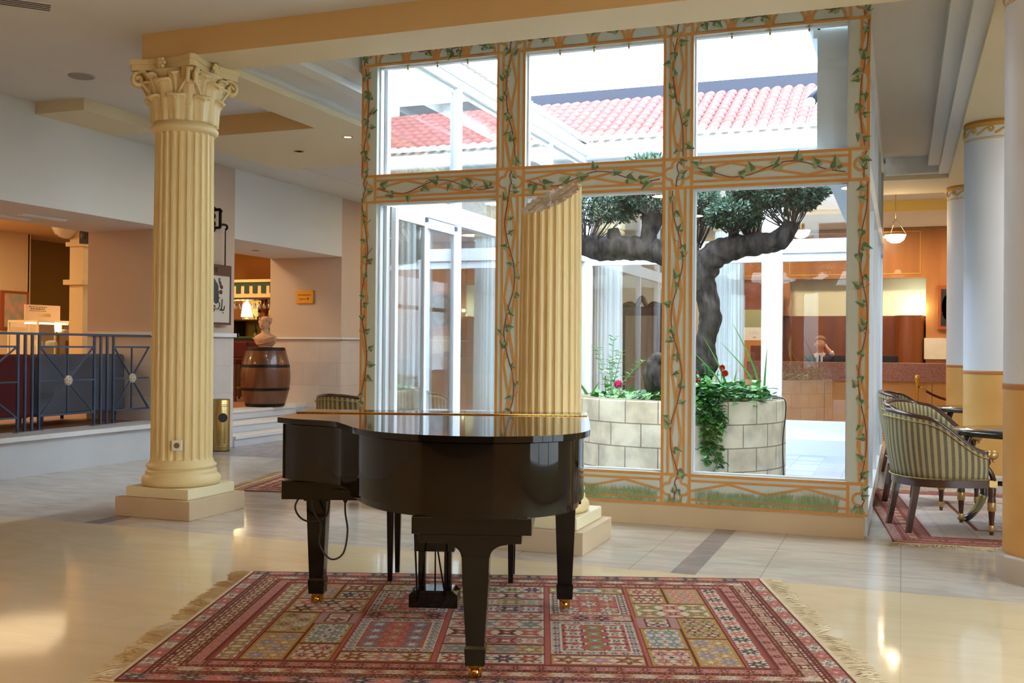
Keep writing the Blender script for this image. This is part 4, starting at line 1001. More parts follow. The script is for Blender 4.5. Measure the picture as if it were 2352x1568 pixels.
def make_table(label, loc, rz, group):
    t = thing('pedestal_table', label, 'table', loc, rz, group); r = .53
    MB().lathe([(r-.03,.695),(r-.005,.70),(r,.712),(r,.728),(r-.006,.735),(0.001,.735)], 48).build('tabletop', M_tableblack, t)
    MB().lathe([(r-.012,.70),(r-.006,.695)], 48, cap=False).build('rim_moulding', M_chairwood, t)
    MB().lathe([(.06,.28),(.10,.30),(.10,.33),(.06,.36)], 20).build('hub', M_tableblack, t)
    for k in range(3):
        a = k*2*PI/3+.5; ca,sa = math.cos(a), math.sin(a)
        pts = bez([(.40,.69),(.425,.60),(.37,.45),(.31,.32),(.30,.22),(.34,.12),(.40,.04),(.44,.022)],5)
        pts = [(p.x,p.y) for p in [Vector((q[0],q[1])) for q in [(w.x,w.y) for w in [Vector((v.x,v.y,0)) for v in pts]]]] if False else [(v.x,v.y) for v in pts]
        m = MB(); m.tube([(x*ca,x*sa,z) for x,z in pts], [.034-.012*abs(i/len(pts)-.2) for i in range(len(pts))], 8, 0); m.tube([(.30*ca,.30*sa,.31),(.06*ca,.06*sa,.315)], .02, 8)
        lo = m.build('leg', M_tableblack, t)
        f = MB(); low = pts[len(pts)*5//9:]; f.tube([(x*ca,x*sa,z) for x,z in low], [.031-.008*(i/len(low)) for i in range(len(low))], 8)
        f.ball((.45*ca,.45*sa,.022), .03, 10, sc=(1.3,1.3,.7)); f.build('gilt_foot', M_verdigris, lo)
    return t
tb = make_table('round black table on the aisle rug beside the nearest armchair',(.90,8.85,.010),R(25),'round black tables')
dup(tb,(.85,12.35,0),R(60),'round black table farther down the aisle between the painted columns','round black tables')

# ================================================================ LEFT LOBBY
tc_ = thing('litter_bin','tall brass cylinder bin with round black opening against the stone pier','bin',(-8.125,11.03,0))
MB().lathe([(.118,.0),(.12,.01),(.12,.65),(.112,.66),(.112,.655),(.10,.655)], 32).build('body', M_brassdull, tc_)
rb = MB()
for z in (.065,.085,.575,.595): rb.lathe([(.12,z-.005),(.1235,z),(.12,z+.005)], 32, cap=False)
rb.build('band', M_brassdull, tc_); MB().lathe([(.122,0),(.122,.012)],32).build('base_ring', M_rubber, tc_)
oh = MB(); oh.lathe([(.058,0),(.058,.012)],20); oh.xf(Matrix.Rotation(R(-38),4,'Z')@Matrix.Translation((.112,0,.43))@Matrix.Rotation(PI/2,4,'Y')); oh.build('opening', M_rubber, tc_)
bar = thing('wine_barrel','upright dark oak wine barrel with iron hoops on the bar landing','barrel',(-9.16,13.55,.415))
BH = .905; bp = [(.285+.095*math.sin(PI*min(1,max(0,t)))**.9, BH*t) for t in [k/14 for k in range(15)]]
MB().lathe(bp, 36).build('staves', M_barrelwood, bar)
for z0,z1 in ((.0,.05),(.245,.29),(.60,.645),(.855,.905)):
    def rr(z): return .2865+.095*math.sin(PI*z/BH)**.9 if 0<z<BH else .2865
    MB().lathe([(rr(z0),z0),(rr((z0+z1)/2)+.004,(z0+z1)/2),(rr(z1),z1)], 36, cap=False).build('hoop', M_iron, bar)
bh = MB(); bh.lathe([(.022,0),(.022,.01)],12); bh.xf(Matrix.Rotation(R(-128),4,'Z')@Matrix.Translation((.372,0,.43))@Matrix.Rotation(PI/2,4,'Y')); bh.build('bung_hole', M_rubber, bar)
bu = thing('bust','terracotta-toned classical bust standing on the wine barrel','sculpture',(-9.16,13.55,1.32))
m = MB(); m.lathe([(.10,0),(.11,.02),(.09,.04)],20)
ch = []
for k,(z,wx,wy) in enumerate(((.03,.14,.085),(.07,.175,.10),(.12,.20,.105),(.165,.185,.10),(.19,.13,.085),(.215,.075,.07),(.25,.055,.06),(.275,.055,.062))):
    ch.append((z,wx,wy))
vs = []; N = 20
for z,wx,wy in ch:
    for k in range(N): a = 2*PI*k/N; vs.append((wx*math.cos(a), wy*math.sin(a)-.01, z))
m.add(vs, [(i*N+k,i*N+(k+1)%N,(i+1)*N+(k+1)%N,(i+1)*N+k) for i in range(len(ch)-1) for k in range(N)], 0, True)
m.ball((-.01,-.02,.362), .098, 18, sc=(.80,.92,1.16)); m.ball((-.012,-.095,.335), .02, 8, sc=(.7,1,1.4)); m.ball((-.012,-.088,.30), .025, 8, sc=(1,.8,.6)); m.ball((-.01,.01,.402), .106, 16, sc=(.86,1,.72))
for k in range(16): a = k*.8; m.ball((-.01+.082*math.cos(a), .0+.085*math.sin(a), .41+.03*math.sin(k*2.1)), .026, 8)
m.build('head_and_shoulders', M_terra, bu)
dr = MB()
for k in range(4): dr.tube(bez([(-.19+.02*k,-.06,.14-.01*k),(-.06,-.115-.002*k,.115-.022*k),(.10,-.105,.135-.02*k),(.185,-.05,.17-.02*k)],6), .011, 6)
dr.build('drapery', M_terra, bu)
pq = thing('wall_plaque','small brass plaque on the wall beside the bar steps','plaque',(-8.95,14.32,2.13))
MB().box(-.155,.155,-.006,.024,-.105,.105).build('plate', mat('plaque_brass', srgb(206,150,40), .35, .5, noise=.1, nscale=9), pq, bevel=.003)
tx = MB()
for z,x0,x1 in ((.03,-.125,.115),(-.035,-.10,.02)):
    x = x0
    while x < x1: w = random.uniform(.012,.03); tx.box(x,min(x+w,x1),-.0075,-.0055,z-.007,z+.007); x += w+.006
tx.ball((.055,-.007,-.03), .018, 8, sc=(1,.1,1)); tx.build('engraving', M_signwood, pq)
# hanging sign with wrought bracket
br = thing('sign_bracket','wrought iron bracket on the stone pier holding the hanging bar sign','bracket',(-8.3,11.03,2.95))
m = MB(); m.box(0,.02,-.04,.04,-.16,.18); 
for z in (.14,.05,-.05,-.12): m.ball((.03,0,z), .042, 10)
m.tube([(0,0,.13),(.13,.02,.13),(.15,.02,.10)], .02, 8); m.tube([(0,0,-.10),(.13,.02,-.10)], .018, 8); m.tube([(.13,.02,.13),(.13,.02,-.10)], .02, 8); m.tube(bez([(.13,.02,-.06),(.16,.10,-.06),(.15,.14,-.09),(.13,.13,-.12)],5), .016, 8)
m.build('iron_frame', M_iron, br)
cn = MB()
for k in range(19):
    z = -.14-k*.0235; a = []
    for j in range(9): th = 2*PI*j/8; a.append((.13+(.009*math.cos(th) if k % 2 else 0), .13+(0 if k % 2 else .009*math.cos(th)), z+.016*math.sin(th)))
    cn.tube(a, .004, 5, 0, True, False)
cn.build('chain', M_iron, br)
sg = thing('hanging_sign','brown framed bar sign with dark grape cluster and Arabic lettering on the stone pier','sign',(-8.22,10.98,1.995))
MB().box(-.012,.012,-.34,.34,-.36,.36).build('board', M_parch, sg)
fr = MB(); fr.box(-.02,.02,-.36,.36,.245,.385); fr.box(-.02,.02,-.36,.36,-.385,-.355); fr.box(-.02,.02,.335,.36,-.355,.245); fr.box(-.02,.02,-.36,-.335,-.355,.245); fr.build('frame', M_signwood, sg)
hp = MB()
for (x,z) in ((.33,.36),): hp.tube([(0,x-.09+.0,.385),(0,x-.09,.40)], .006, 6)
hp.build('hook', M_iron, sg)
gp = MB()
def blob(y,z,ry,rz,m=0): gp.ball((.0125,y,z), 1, 14, m, sc=(.006,ry,rz))
blob(.0,.09,.105,.085); blob(-.02,.155,.07,.05); blob(.03,.02,.085,.07); blob(.05,-.06,.055,.06); blob(.15,.035,.035,.03,1); blob(.14,.13,.022,.045,1); blob(.165,.10,.03,.028,1)
for a in (-.3,.1,.5): gp.beam((.014,.11,.14),(.014,.11+.06*math.sin(a),.215),.006,.004,1)
gp.build('grape_emblem', [M_signslate, M_signwood], sg)
ar = MB()
def stroke(pts, w=.011): ar.tube([(.0145,y,z) for y,z in [(p.x,p.y) for p in bez([(a,b,0) for a,b in pts],6)]], w, 6, flat=.5)
B0 = -.195
stroke([(.225,B0+.055),(.215,B0+.01),(.19,B0),(.155,B0+.005)]); stroke([(.175,B0+.14),(.17,B0+.06),(.155,B0+.005),(.13,B0+.005)]); ar.ball((.0145,.195,B0-.035),.010,6)
stroke([(.115,B0+.16),(.085,B0+.12),(.12,B0+.075),(.10,B0+.02),(.05,B0+.01),(.0,B0+.005)],.010); stroke([(.10,B0+.165),(.075,B0+.185)],.008)
stroke([(.03,B0+.03),(.01,B0+.055),(-.01,B0+.03),(.015,B0+.005),(-.02,B0-.05),(-.045,B0-.06)]); stroke([(.0,B0+.01),(-.03,B0+.035),(-.05,B0+.005),(-.075,B0+.035),(-.10,B0+.0),(-.115,B0+.04)])
stroke([(-.11,B0+.04),(-.125,B0-.01),(-.16,B0-.035),(-.185,B0+.005),(-.175,B0+.03)])
stroke([(-.225,B0+.13),(-.225,B0-.10)],.016); stroke([(-.25,B0+.10),(-.24,B0-.02),(-.215,B0-.10)],.012); stroke([(-.27,B0+.12),(-.275,B0-.09)],.013)
ar.build('arabic_lettering', M_arabicink, sg)
bt = MB()
for k,(y,ws) in enumerate(((-.06,'B'),(-.01,'A'),(.045,'R'))):
    z0,z1 = .285,.345
    if ws == 'B': L = [((y,z0),(y,z1)),((y,z1),(y+.025,z1-.008)),((y+.025,z1-.008),(y,.316)),((y,.316),(y+.03,z0+.015)),((y+.03,z0+.015),(y,z0))]
    elif ws == 'A': L = [((y,z0),(y+.018,z1)),((y+.018,z1),(y+.036,z0)),((y+.008,.308),(y+.028,.308))]
    else: L = [((y,z0),(y,z1)),((y,z1),(y+.027,z1-.01)),((y+.027,z1-.01),(y,.314)),((y,.314),(y+.03,z0))]
    for (p,q) in L: bt.beam((.021,p[0],p[1]),(.021,q[0],q[1]),.007,.003)
bt.build('lettering', M_arabicink, sg)
# railing
XR = -8.62; Z0 = .415
def ry(y): return y
rl = thing('railing','navy iron railing with star panels and cast rosettes on the raised bar floor','railing',(XR,8.9,Z0))
MB().box(-.02,.02,-2.2,1.4,1.025,1.05).build('handrail', M_navy, rl, bevel=.004)
groups = [(-.63,-.345),(.46,.765)]   # y spans of four-bar groups, local
spans = [(-2.0,-1.72)]+groups
for (a,b) in spans:
    for k in range(4):
        y = a+(b-a)*k/3; mb = MB(); mb.box(-.012,.012,y-.012,y+.012,.012,1.025); mb.build('bar', M_navy, rl)
    MB().box(-.04,.04,a-.03,b+.03,0,.012).build('base_plate', M_greysteel, rl)
def panel(a,b):
    zt, zb = .90, .16; yc, zc = (a+b)/2, (zt+zb)/2; m = MB()
    for z in (zt,zb): m.box(-.009,.009,a,b,z-.010,z+.010)
    m.beam((0,a+.012,zt),(0,b-.012,zb),.016,.016); m.beam((0,a+.012,zb),(0,b-.012,zt),.016,.016); m.beam((0,yc,zb),(0,yc,zt),.016,.016); m.beam((0,a+.01,zc),(0,b-.01,zc),.016,.016)
    m.build('star_panel', M_navy, rl)
    r = MB(); r.lathe([(.001,-.022),(.04,-.018),(.056,-.006),(.056,.006),(.04,.018),(.001,.022)], 20)
    for k in range(8): a_ = k*PI/4; r.ball((.034*math.cos(a_),.034*math.sin(a_),.016), .013, 8); r.ball((.034*math.cos(a_),.034*math.sin(a_),-.016), .013, 8)
    r.ball((0,0,.02),.015,8); r.xf(Matrix.Translation((.012,yc,zc))@Matrix.Rotation(PI/2,4,'Y')); r.build('rosette', M_rosette, rl)
panel(-1.72,-.63); panel(-.345,.46); panel(.765,1.38)
# sofas behind railing
def sofa(label, loc, w, m, rz=0):
    t = thing('sofa', label, 'sofa', loc, rz); f = .0
    MB().box(-.10,.10,-w/2,w/2,.12,.82).build('backrest', m, t, bevel=.04)
    MB().box(-.85,-.10,-w/2,w/2,.12,.30).build('base', m, t, bevel=.03); MB().box(-.85,-.12,-w/2+.13,w/2-.13,.30,.45).build('seat_cushion', m, t, bevel=.05)
    for s in (-1,1): MB().box(-.85,.08,s*w/2-.07+s*-.06,s*w/2+.07-s*.06,.12,.60).build('arm', m, t, bevel=.04)
    for x in (-.78,.03):
        for s in (-1,1): MB().lathe([(.02,0),(.028,.12)],10,0,(x,s*(w/2-.12),0)).build('leg', M_blackp, t)
sofa('grey fabric sofa seen from behind through the star railing',(-9.07,9.58,.41),1.38,M_sofa)
sofa('dark red sofa partly behind the left railing panel',(-9.07,8.02,.41),1.6,M_sofared)
# ceiling fittings
def disc(name, label, cat, loc, r, mats, holes=True):
    t = thing(name, label, cat, loc); MB().lathe([(r,-.012),(r+.012,-.008),(r+.014,0)], 32).build('rim', mats[0], t)
    g = MB(); g.lathe([(.001,-.014),(r,-.0125)], 32)
    for k in range(6): g.lathe([(r*(k+1)/7,-.0155),(r*(k+1)/7+.004,-.0155)], 32, 1, cap=False)
    g.build('grille', mats, t); return t
disc('ceiling_speaker','round grey ceiling speaker left of the column capital','speaker',(-7.07,7.48,3.81),.105,[mat('speaker_grey', srgb(176,166,152), .6), M_greysteel])
vt = thing('air_vent','black slotted linear air vent in the ceiling at the top left corner','vent',(-6.12,5.58,3.81),R(48))
MB().box(-.42,.42,-.10,.10,-.006,0).build('frame', M_ceil, vt)
sl = MB()
for k in range(4): sl.box(-.40,.40,-.08+k*.044,-.06+k*.044,-.008,-.0055)
sl.build('slot', M_blackp, vt)
sd = thing('smoke_detector','small white smoke detector on the ceiling beside the capital','detector',(-6.9,8.55,3.81)); MB().lathe([(.05,-.002),(.052,-.02),(.035,-.04),(.001,-.042)][::-1],20).build('body', M_whiteplastic, sd); MB().lathe([(.052,-.002),(.056,0)],20).build('base', M_whiteplastic, sd)
def downlight(label, loc, on):
    t = thing('downlight', label, 'ceiling light', loc, 0, 'recessed downlights'); MB().lathe([(.04,-.004),(.055,-.006),(.062,0)], 24, cap=False).build('trim_ring', M_brassdull, t)
    MB().lathe([(.001,-.003),(.041,-.003)], 20).build('lamp', M_lampwarm if on else M_brassdull, t)
downlight('lit downlight in the cross beam left of the painted window',(-5.60,9.78,3.60),True)
downlight('unlit brass downlight in the dropped ceiling band',(-6.545,10.317,3.60),False)
downlight('tiny unlit downlight in the soffit over the bar steps',(-9.01,13.05,2.76),False)

def flush_strip(label, x, y, l):  # plain white strips flush with the soffit
    t = thing('soffit_strip', label, 'ceiling light', (x,y,2.76), 0, 'slim flush white strips in the bar soffit'); MB().box(-.045,.045,-l/2,l/2,-.022,0).build('strip_body', M_whiteplastic, t, bevel=.004); MB().box(-.055,.055,-l/2-.012,l/2+.012,-.008,0).build('frame', M_white, t)
flush_strip('slim white strip in the bar soffit, longer one nearer the lobby',-8.95,8.90,.62)
flush_strip('slim white strip in the bar soffit, at the left edge behind the longer strip',-9.25,8.72,.55)
# ================================================================ BAR INTERIOR
bc_ = thing('bar_counter','dark bar counter with green top at the back of the bar','counter',(-11.3,16.0,.41))
MB().box(-1.6,1.2,0,.55,0,1.06).build('front', M_darkwood, bc_); MB().box(-1.7,1.3,-.12,.6,1.06,1.10).build('worktop', M_greenpaint, bc_, bevel=.006)
cp = thing('bar_canopy','cream and green castellated canopy hung over the bar','canopy',(-11.3,16.0,2.16))
MB().box(-1.6,1.3,0,.5,.06,.34,0).build('box', M_creampaint, cp)
bt_ = MB(); bt_.box(-1.62,1.32,-.012,0,.28,.34,0)
x = -1.6
while x < 1.3: bt_.box(x,x+.10,-.012,0,.14,.28,0); x += .18
bt_.build('castellation', M_greenpaint, cp); MB().box(-1.62,1.32,-.03,.5,.34,.39).build('cornice', M_creampaint, cp); MB().box(-1.62,1.32,-.02,.5,.03,.06).build('glass_rack', M_darkwood, cp)
gl_ = None
def wineglass(x, y, z, lab):
    t = thing('wine_glass', lab, 'glass', (x,y,z), 0, 'wine glasses hanging under the bar canopy')
    MB().lathe([(.034,0),(.034,-.004),(.005,-.008),(.004,-.07),(.02,-.085),(.036,-.11),(.036,-.14),(.031,-.17)], 12, cap=False).build('bowl', M_clear, t); return t
g0 = wineglass(-12.0,15.99,2.19,'wine glass hanging under the castellated bar canopy')
for r_i in range(2):
    for k in range(14):
        if r_i == 0 and k == 0: continue
        dup(g0,(-12.0+k*.105,15.99+r_i*.16,2.19),0,'wine glass hanging under the castellated bar canopy')
sh_ = thing('bottle_shelf','dark back-bar shelf lit from behind a bottle row','shelf',(-11.6,17.4,.41))
for z in (1.02,1.38,1.44): pass
MB().box(-1.0,1.2,0,.4,1.42,1.45).build('shelf_board', M_darkwood, sh_); MB().box(-1.0,1.2,0,.4,1.05,1.08).build('shelf_board', M_darkwood, sh_); MB().box(-1.0,1.2,.4,.44,0,2.2).build('back_panel', mat('mustard_panel', srgb(206,176,92), .6), sh_)
for x in (-.95,1.15): MB().box(x-.03,x+.03,0,.4,0,1.45).build('upright', M_darkwood, sh_)
def bottle(x,y,z,m,h,lab):
    t = thing('bottle', lab, 'bottle', (x,y,z), 0, 'bottles behind the bar'); s = h/.30
    MB().lathe([(.036*s,0),(.038*s,.01),(.038*s,.17*s),(.03*s,.20*s),(.014*s,.23*s),(.013*s,.295*s),(.001,.30*s)], 14).build('body', m, t)
    MB().lathe([(.0385*s,.05*s),(.0385*s,.12*s)], 14, cap=False).build('paper_label', M_creampaint, t)
zb = .41+1.45; zl = .41+1.08
bottle(-12.02,17.55,zb,M_bottle_d,.36,'tall dark wine bottle on the upper back-bar shelf, nearest the lamp')
bottle(-11.85,17.55,zb,M_bottle_d,.30,'shorter dark bottle beside the red wood pillar on the upper shelf')
bottle(-11.52,17.55,zb,M_clear,.26,'clear bottle right of the red wood pillar on the upper shelf')
bottle(-12.15,17.55,zb,M_clear,.2,'small clear bottle in front of the bar lamp')
bottle(-12.07,17.5,zl,M_bottle_g,.26,'bright green bottle on the lower back-bar shelf')
bottle(-11.87,17.5,zl,M_bottle_d,.28,'dark bottle on the lower shelf right of the bright green one')
bottle(-11.78,17.5,zl,M_clear,.22,'clear bottle on the lower shelf beside the pillar')
bl_ = thing('bar_lamp','glowing lamp on the upper back-bar shelf','lamp',(-12.32,17.55,zb)); MB().lathe([(.05,0),(.05,.02),(.012,.03),(.012,.10)],14).build('base', M_brassdull, bl_); MB().lathe([(.11,.06),(.08,.30),(.03,.36),(.001,.37)],18).build('shade', M_lampwarm, bl_)
pl_ = thing('bar_pillar','turned reddish wood pillar standing on the bar counter','pillar',(-11.02,16.25,1.51))
MB().lathe([(.07,0),(.07,.04),(.05,.06),(.055,.4),(.05,.44)],20).build('shaft', M_redwood, pl_); MB().lathe([(.05,.44),(.10,.52),(.11,.55),(.06,.58),(.06,.68)],20).build('capital', M_redwood, pl_)
brk = MB(); brk.beam((.02,0,.55),(.40,0,.75),.05,.10); brk.build('brace', M_redwood, pl_)
def stool(lab, loc):
    t = thing('bar_stool', lab, 'stool', loc, 0, 'red bar stools')
    MB().box(-.19,.19,-.19,.19,.62,.72).build('seat', M_sofared, t, bevel=.03)
    MB().box(-.19,.19,.13,.19,.72,1.0).build('backrest', M_sofared, t, bevel=.02)
    for sx in (-1,1):
        for sy in (-1,1): MB().frustum((sx*.15,sy*.15,.62),.04,.04,(sx*.18,sy*.18,0),.035,.035).build('leg', M_darkwood, t)
    b = MB()
    for s in (-1,1): b.beam((-.17,s*.17,.22),(.17,s*.17,.22),.02,.02); b.beam((s*.17,-.17,.22),(s*.17,.17,.22),.02,.02)
    b.build('footrest', M_brassdull, t); return t
s0 = stool('red upholstered bar stool left of the barrel, nearer the steps',(-10.62,14.75,.41)); dup(s0,(-10.75,15.5,.41),R(20),'red bar stool half hidden by the bust, close to the counter')
dc = thing('display_case','lit glass cake display case in the bar seen over the railing','display case',(-12.7,12.75,.41),R(0))
MB().box(-.3,.3,-.48,.48,0,.75).build('cabinet', M_darkwood, dc)
fr = MB()
for x in (-.29,.29):
    for y in (-.47,.47): fr.box(x-.012,x+.012,y-.012,y+.012,.75,1.28)
fr.box(-.3,.3,-.48,.48,1.27,1.30); fr.build('frame', M_creampaint, dc)
for z in (.90,1.08): MB().box(-.28,.28,-.46,.46,z-.006,z).build('glass_shelf', M_clear, dc)
for (x0,x1,y0,y1) in ((.285,.29,-.46,.46),(-.28,.28,-.47,-.465)): MB().box(x0,x1,y0,y1,.76,1.27).build('glass_panel', M_clear, dc)
MB().box(-.05,.05,-.4,.4,1.245,1.26).build('strip_light', emis('case_light',(1,.93,.7,1),10), dc)
for k,(y,z) in enumerate(((-.25,1.31-.41),(.05,1.31-.41),(.3,1.49-.41))):
    t = thing('cake', ['round golden cake at the left of the display case','round cream cake in the middle of the display case','small cake on the upper shelf of the display case'][k], 'cake', (-12.65,12.75+y,.41+(.90 if k < 2 else 1.08))); MB().lathe([(.09,0),(.09,.06),(.07,.08),(.001,.09)],16).build('sponge', [M_colochre2,M_creampaint,M_terra][k], t)
cs = thing('menu_board','cream notice board with dark lettering standing on the display case','sign',(-12.65,12.62,1.712),R(0))
MB().box(-.015,.015,-.36,.34,0,.24).build('board', mat('notice_cream', srgb(222,186,150), .7), cs)
tx = MB()
for z,y0,y1,h in ((.205,-.30,.06,.012),(.175,-.26,.02,.018),(.145,-.28,.05,.010)):
    y = y0
    while y < y1: w = random.uniform(.015,.04); tx.box(.0148,.0165,y,min(y1,y+w),z-h/2,z+h/2); y += w+.012
tx.build('lettering', M_signwood, cs); MB().box(.0148,.0175,-.1,.14,.06,.11).build('gold_strip', M_gold, cs)
pf = thing('framed_picture','framed pastel picture on the cream far wall of the bar','picture',(-14.98,14.28,1.94)); MB().box(-.02,.03,-.30,.30,-.35,.35).build('frame', M_redwood, pf, bevel=.005); MB().box(.03,.034,-.25,.25,-.30,.30).build('print', mat('pastel_print', srgb(236,170,140), .7, col2=srgb(150,170,150), nscale=7), pf)
spk = thing('loudspeaker','small black loudspeaker under the bar soffit beside the cream pilaster','speaker',(-9.86,10.55,2.74)); MB().box(-.07,.07,-.06,.06,-.10,.10).build('cabinet', M_blackp, spk, bevel=.006); MB().lathe([(.001,0),(.045,.004),(.05,0)],16).xf(Matrix.Translation((0,-.06,0))@Matrix.Rotation(PI/2,4,'X')).build('grille', M_rubber, spk); MB().box(-.02,.02,-.02,.02,.10,.62).build('bracket', M_blackp, spk)
dm = thing('pendant_lamp','white bowl pendant hanging in the bar above the railing','pendant lamp',(-11.05,11.45,2.83)); MB().lathe([(.001,0),(.08,.012),(.16,.06),(.20,.14),(.205,.16)],28,cap=False).build('bowl', M_whiteplastic, dm)
m = MB(); m.tube([(0,0,-.015),(0,0,.52)], .006, 6); m.lathe([(.204,.155),(.212,.16),(.204,.168)],28,cap=False)
for k in range(3): a = k*2*PI/3; m.tube(bez([(0,0,-.005),(.13*math.cos(a),.13*math.sin(a),.03),(.205*math.cos(a),.205*math.sin(a),.16)],6), .006, 6)
m.build('metal_frame', M_brassdull, dm)
wl = thing('floor_lamp','bright tubular floor lamp beside the cream pilaster in the bar','floor lamp',(-12.1,13.0,1.80)); MB().lathe([(.03,-.26),(.045,-.2),(.045,.2),(.03,.26)],16).build('tube', M_lampwarm, wl); MB().box(-.06,.06,.03,.06,-.3,.3).build('backplate', M_brassdull, wl); MB().box(-.02,.02,-.02,.02,-1.39,-.26).build('stem', M_brassdull, wl); MB().lathe([(.12,-1.39),(.12,-1.37),(.02,-1.35)],16).build('foot', M_brassdull, wl)
# ================================================================ COURTYARD PLANTER, TREE, PLANTS
PC = (-2.116,10.42); PR = 1.05; PH = .87
pt = thing('stone_planter','round planter of pale stone blocks holding the olive tree in the courtyard','planter',(PC[0],PC[1],0))
MB().lathe([(PR,0),(PR,PH-.02),(PR-.015,PH),(PR-.13,PH),(PR-.14,PH-.02),(PR-.14,PH-.12)], 72, cap=False).build('wall', M_planter, pt)
MB().lathe([(PR-.135,PH-.09),(PR*.5,PH-.06),(.001,PH-.02)], 40, cap=False).build('soil', M_soil, pt)
tr = thing('olive_tree','pruned olive tree with two limbs and clipped leaf cushions in the stone planter','tree',(PC[0],PC[1],PH-.06))
def T_(x,y,z): return (x-PC[0], y-PC[1], z-(PH-.06))
def bark(pts, r, n=18):
    P = bez(pts, 8); N = len(P); rr = []
    for i in range(N):
        t = i/(N-1)*(len(r)-1); k = min(int(t), len(r)-2); rr.append(r[k]+(r[k+1]-r[k])*(t-k))
    mb = MB(); mb.tube(P, rr, n)
    out = []
    for (x,y,z) in mb.v:
        c = min(P, key=lambda p: (p.x-x)**2+(p.y-y)**2+(p.z-z)**2); d = Vector((x,y,z))-c
        a = math.sin(x*31+z*17)*math.sin(y*37-z*11)+.6*math.sin(z*43+x*29)*math.sin(y*23+1.3)
        out.append(tuple(c+d*(1+.13*a)))
    mb.v = out; return mb
YT = 10.5
tk = bark([T_(-1.97,YT,.80),T_(-1.94,YT,1.04),T_(-1.865,YT,1.20),T_(-1.87,YT,1.40),T_(-1.82,YT,1.65),T_(-1.86,YT,1.9),T_(-1.90,YT,2.1),T_(-1.78,YT,2.30),T_(-1.55,YT-.02,2.37),T_(-1.30,YT-.05,2.40),T_(-1.12,YT-.05,2.44),T_(-1.02,YT-.05,2.60)],[.14,.115,.125,.10,.11,.105,.135,.14,.115,.105,.10,.07])
tk.merge(bark([T_(-1.88,YT,1.95),T_(-1.98,YT,2.14),T_(-2.16,YT,2.27),T_(-2.43,YT+.02,2.37),T_(-2.72,YT+.02,2.40),T_(-3.0,YT,2.40),T_(-3.2,YT,2.46)],[.11,.13,.135,.12,.125,.125,.10]))
tk.merge(bark([T_(-2.45,YT,2.36),T_(-2.46,YT,2.52),T_(-2.42,YT+.05,2.74)],[.10,.085,.12])); tk.merge(bark([T_(-2.82,YT,2.42),T_(-2.84,YT,2.60)],[.10,.06])); tk.merge(bark([T_(-1.6,YT,2.40),T_(-1.58,YT,2.56)],[.07,.04])); tk.merge(bark([T_(-1.98,YT,2.2),T_(-1.99,YT,2.42)],[.08,.05]))
tk.merge(bark([T_(-2.25,YT+.1,.80),T_(-2.36,YT,1.0),T_(-2.38,YT,1.18),T_(-2.30,YT,1.28)],[.15,.13,.10,.05]))
tk.build('trunk', M_bark, tr)
def leafquad(mb, p, d, l, w, m):
    d = d.normalized(); s = d.cross(Vector((random.gauss(0,1),random.gauss(0,1),random.gauss(0,1)))).normalized(); n_ = d.cross(s)*w*.2
    mb.add([p, p+d*l*.5+s*w/2+n_, p+d*l, p+d*l*.5-s*w/2+n_], [(0,1,2),(0,2,3)], m)
for (x,y,z,rx,ry_,rz_,n,base) in ((-3.05,10.5,2.86,.44,.40,.24,2600,(-3.12,2.48)),(-2.46,10.5,3.02,.32,.36,.34,2200,(-2.42,2.74)),(-1.97,10.6,2.83,.22,.30,.24,1500,(-1.99,2.42)),(-1.56,10.35,2.68,.25,.26,.15,1500,(-1.58,2.54)),(-1.17,10.45,2.90,.46,.42,.23,4200,(-1.05,2.58)),(-1.42,10.7,2.95,.25,.3,.2,900,(-1.45,2.5))):
    f = MB(); tw = MB(); ns = 38 if n > 1200 else 22; b0 = Vector(T_(base[0],y,base[1]))
    for k in range(ns):
        u = random.uniform(-1,1)*.85; v = random.uniform(-1,1)*.85; e = Vector(T_(x+u*rx, y+v*ry_, z+random.uniform(-.35,.5)*rz_)); s0 = b0+Vector((u*rx*.25, v*ry_*.2, random.uniform(-.06,.02)))
        mid = (s0+e)/2+Vector((random.gauss(0,.03),random.gauss(0,.03),-.02)); tw.tube(bez([s0,mid,e],4), [.007-.0045*i/8 for i in range(9)], 4, 0, True, False)
    bumps = [(random.gauss(0,1),random.gauss(0,1),random.gauss(0,1)) for _ in range(9)]
    for k in range(n):
        a = random.uniform(0,2*PI); c = random.uniform(-.75,1); s = math.sqrt(1-c*c); rad = random.uniform(.72,1.05)
        dr_ = Vector((s*math.cos(a), s*math.sin(a), c)); w = 1+.10*sum(math.sin(4*(dr_.x*b[0]+dr_.y*b[1]+dr_.z*b[2])) for b in bumps)/3
        p = Vector(T_(x+dr_.x*rx*rad*w, y+dr_.y*ry_*rad*w, z+dr_.z*rz_*rad*w))
        for q in range(2):
            d = (dr_+Vector((random.gauss(0,.7),random.gauss(0,.7),random.gauss(0,.7)+.25)))
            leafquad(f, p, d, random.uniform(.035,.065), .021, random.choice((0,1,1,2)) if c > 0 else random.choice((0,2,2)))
    fo = f.build('leaf_cushion', [M_olive1,M_olive2,M_olive3], tr); tw.build('twigs', M_twig, fo)

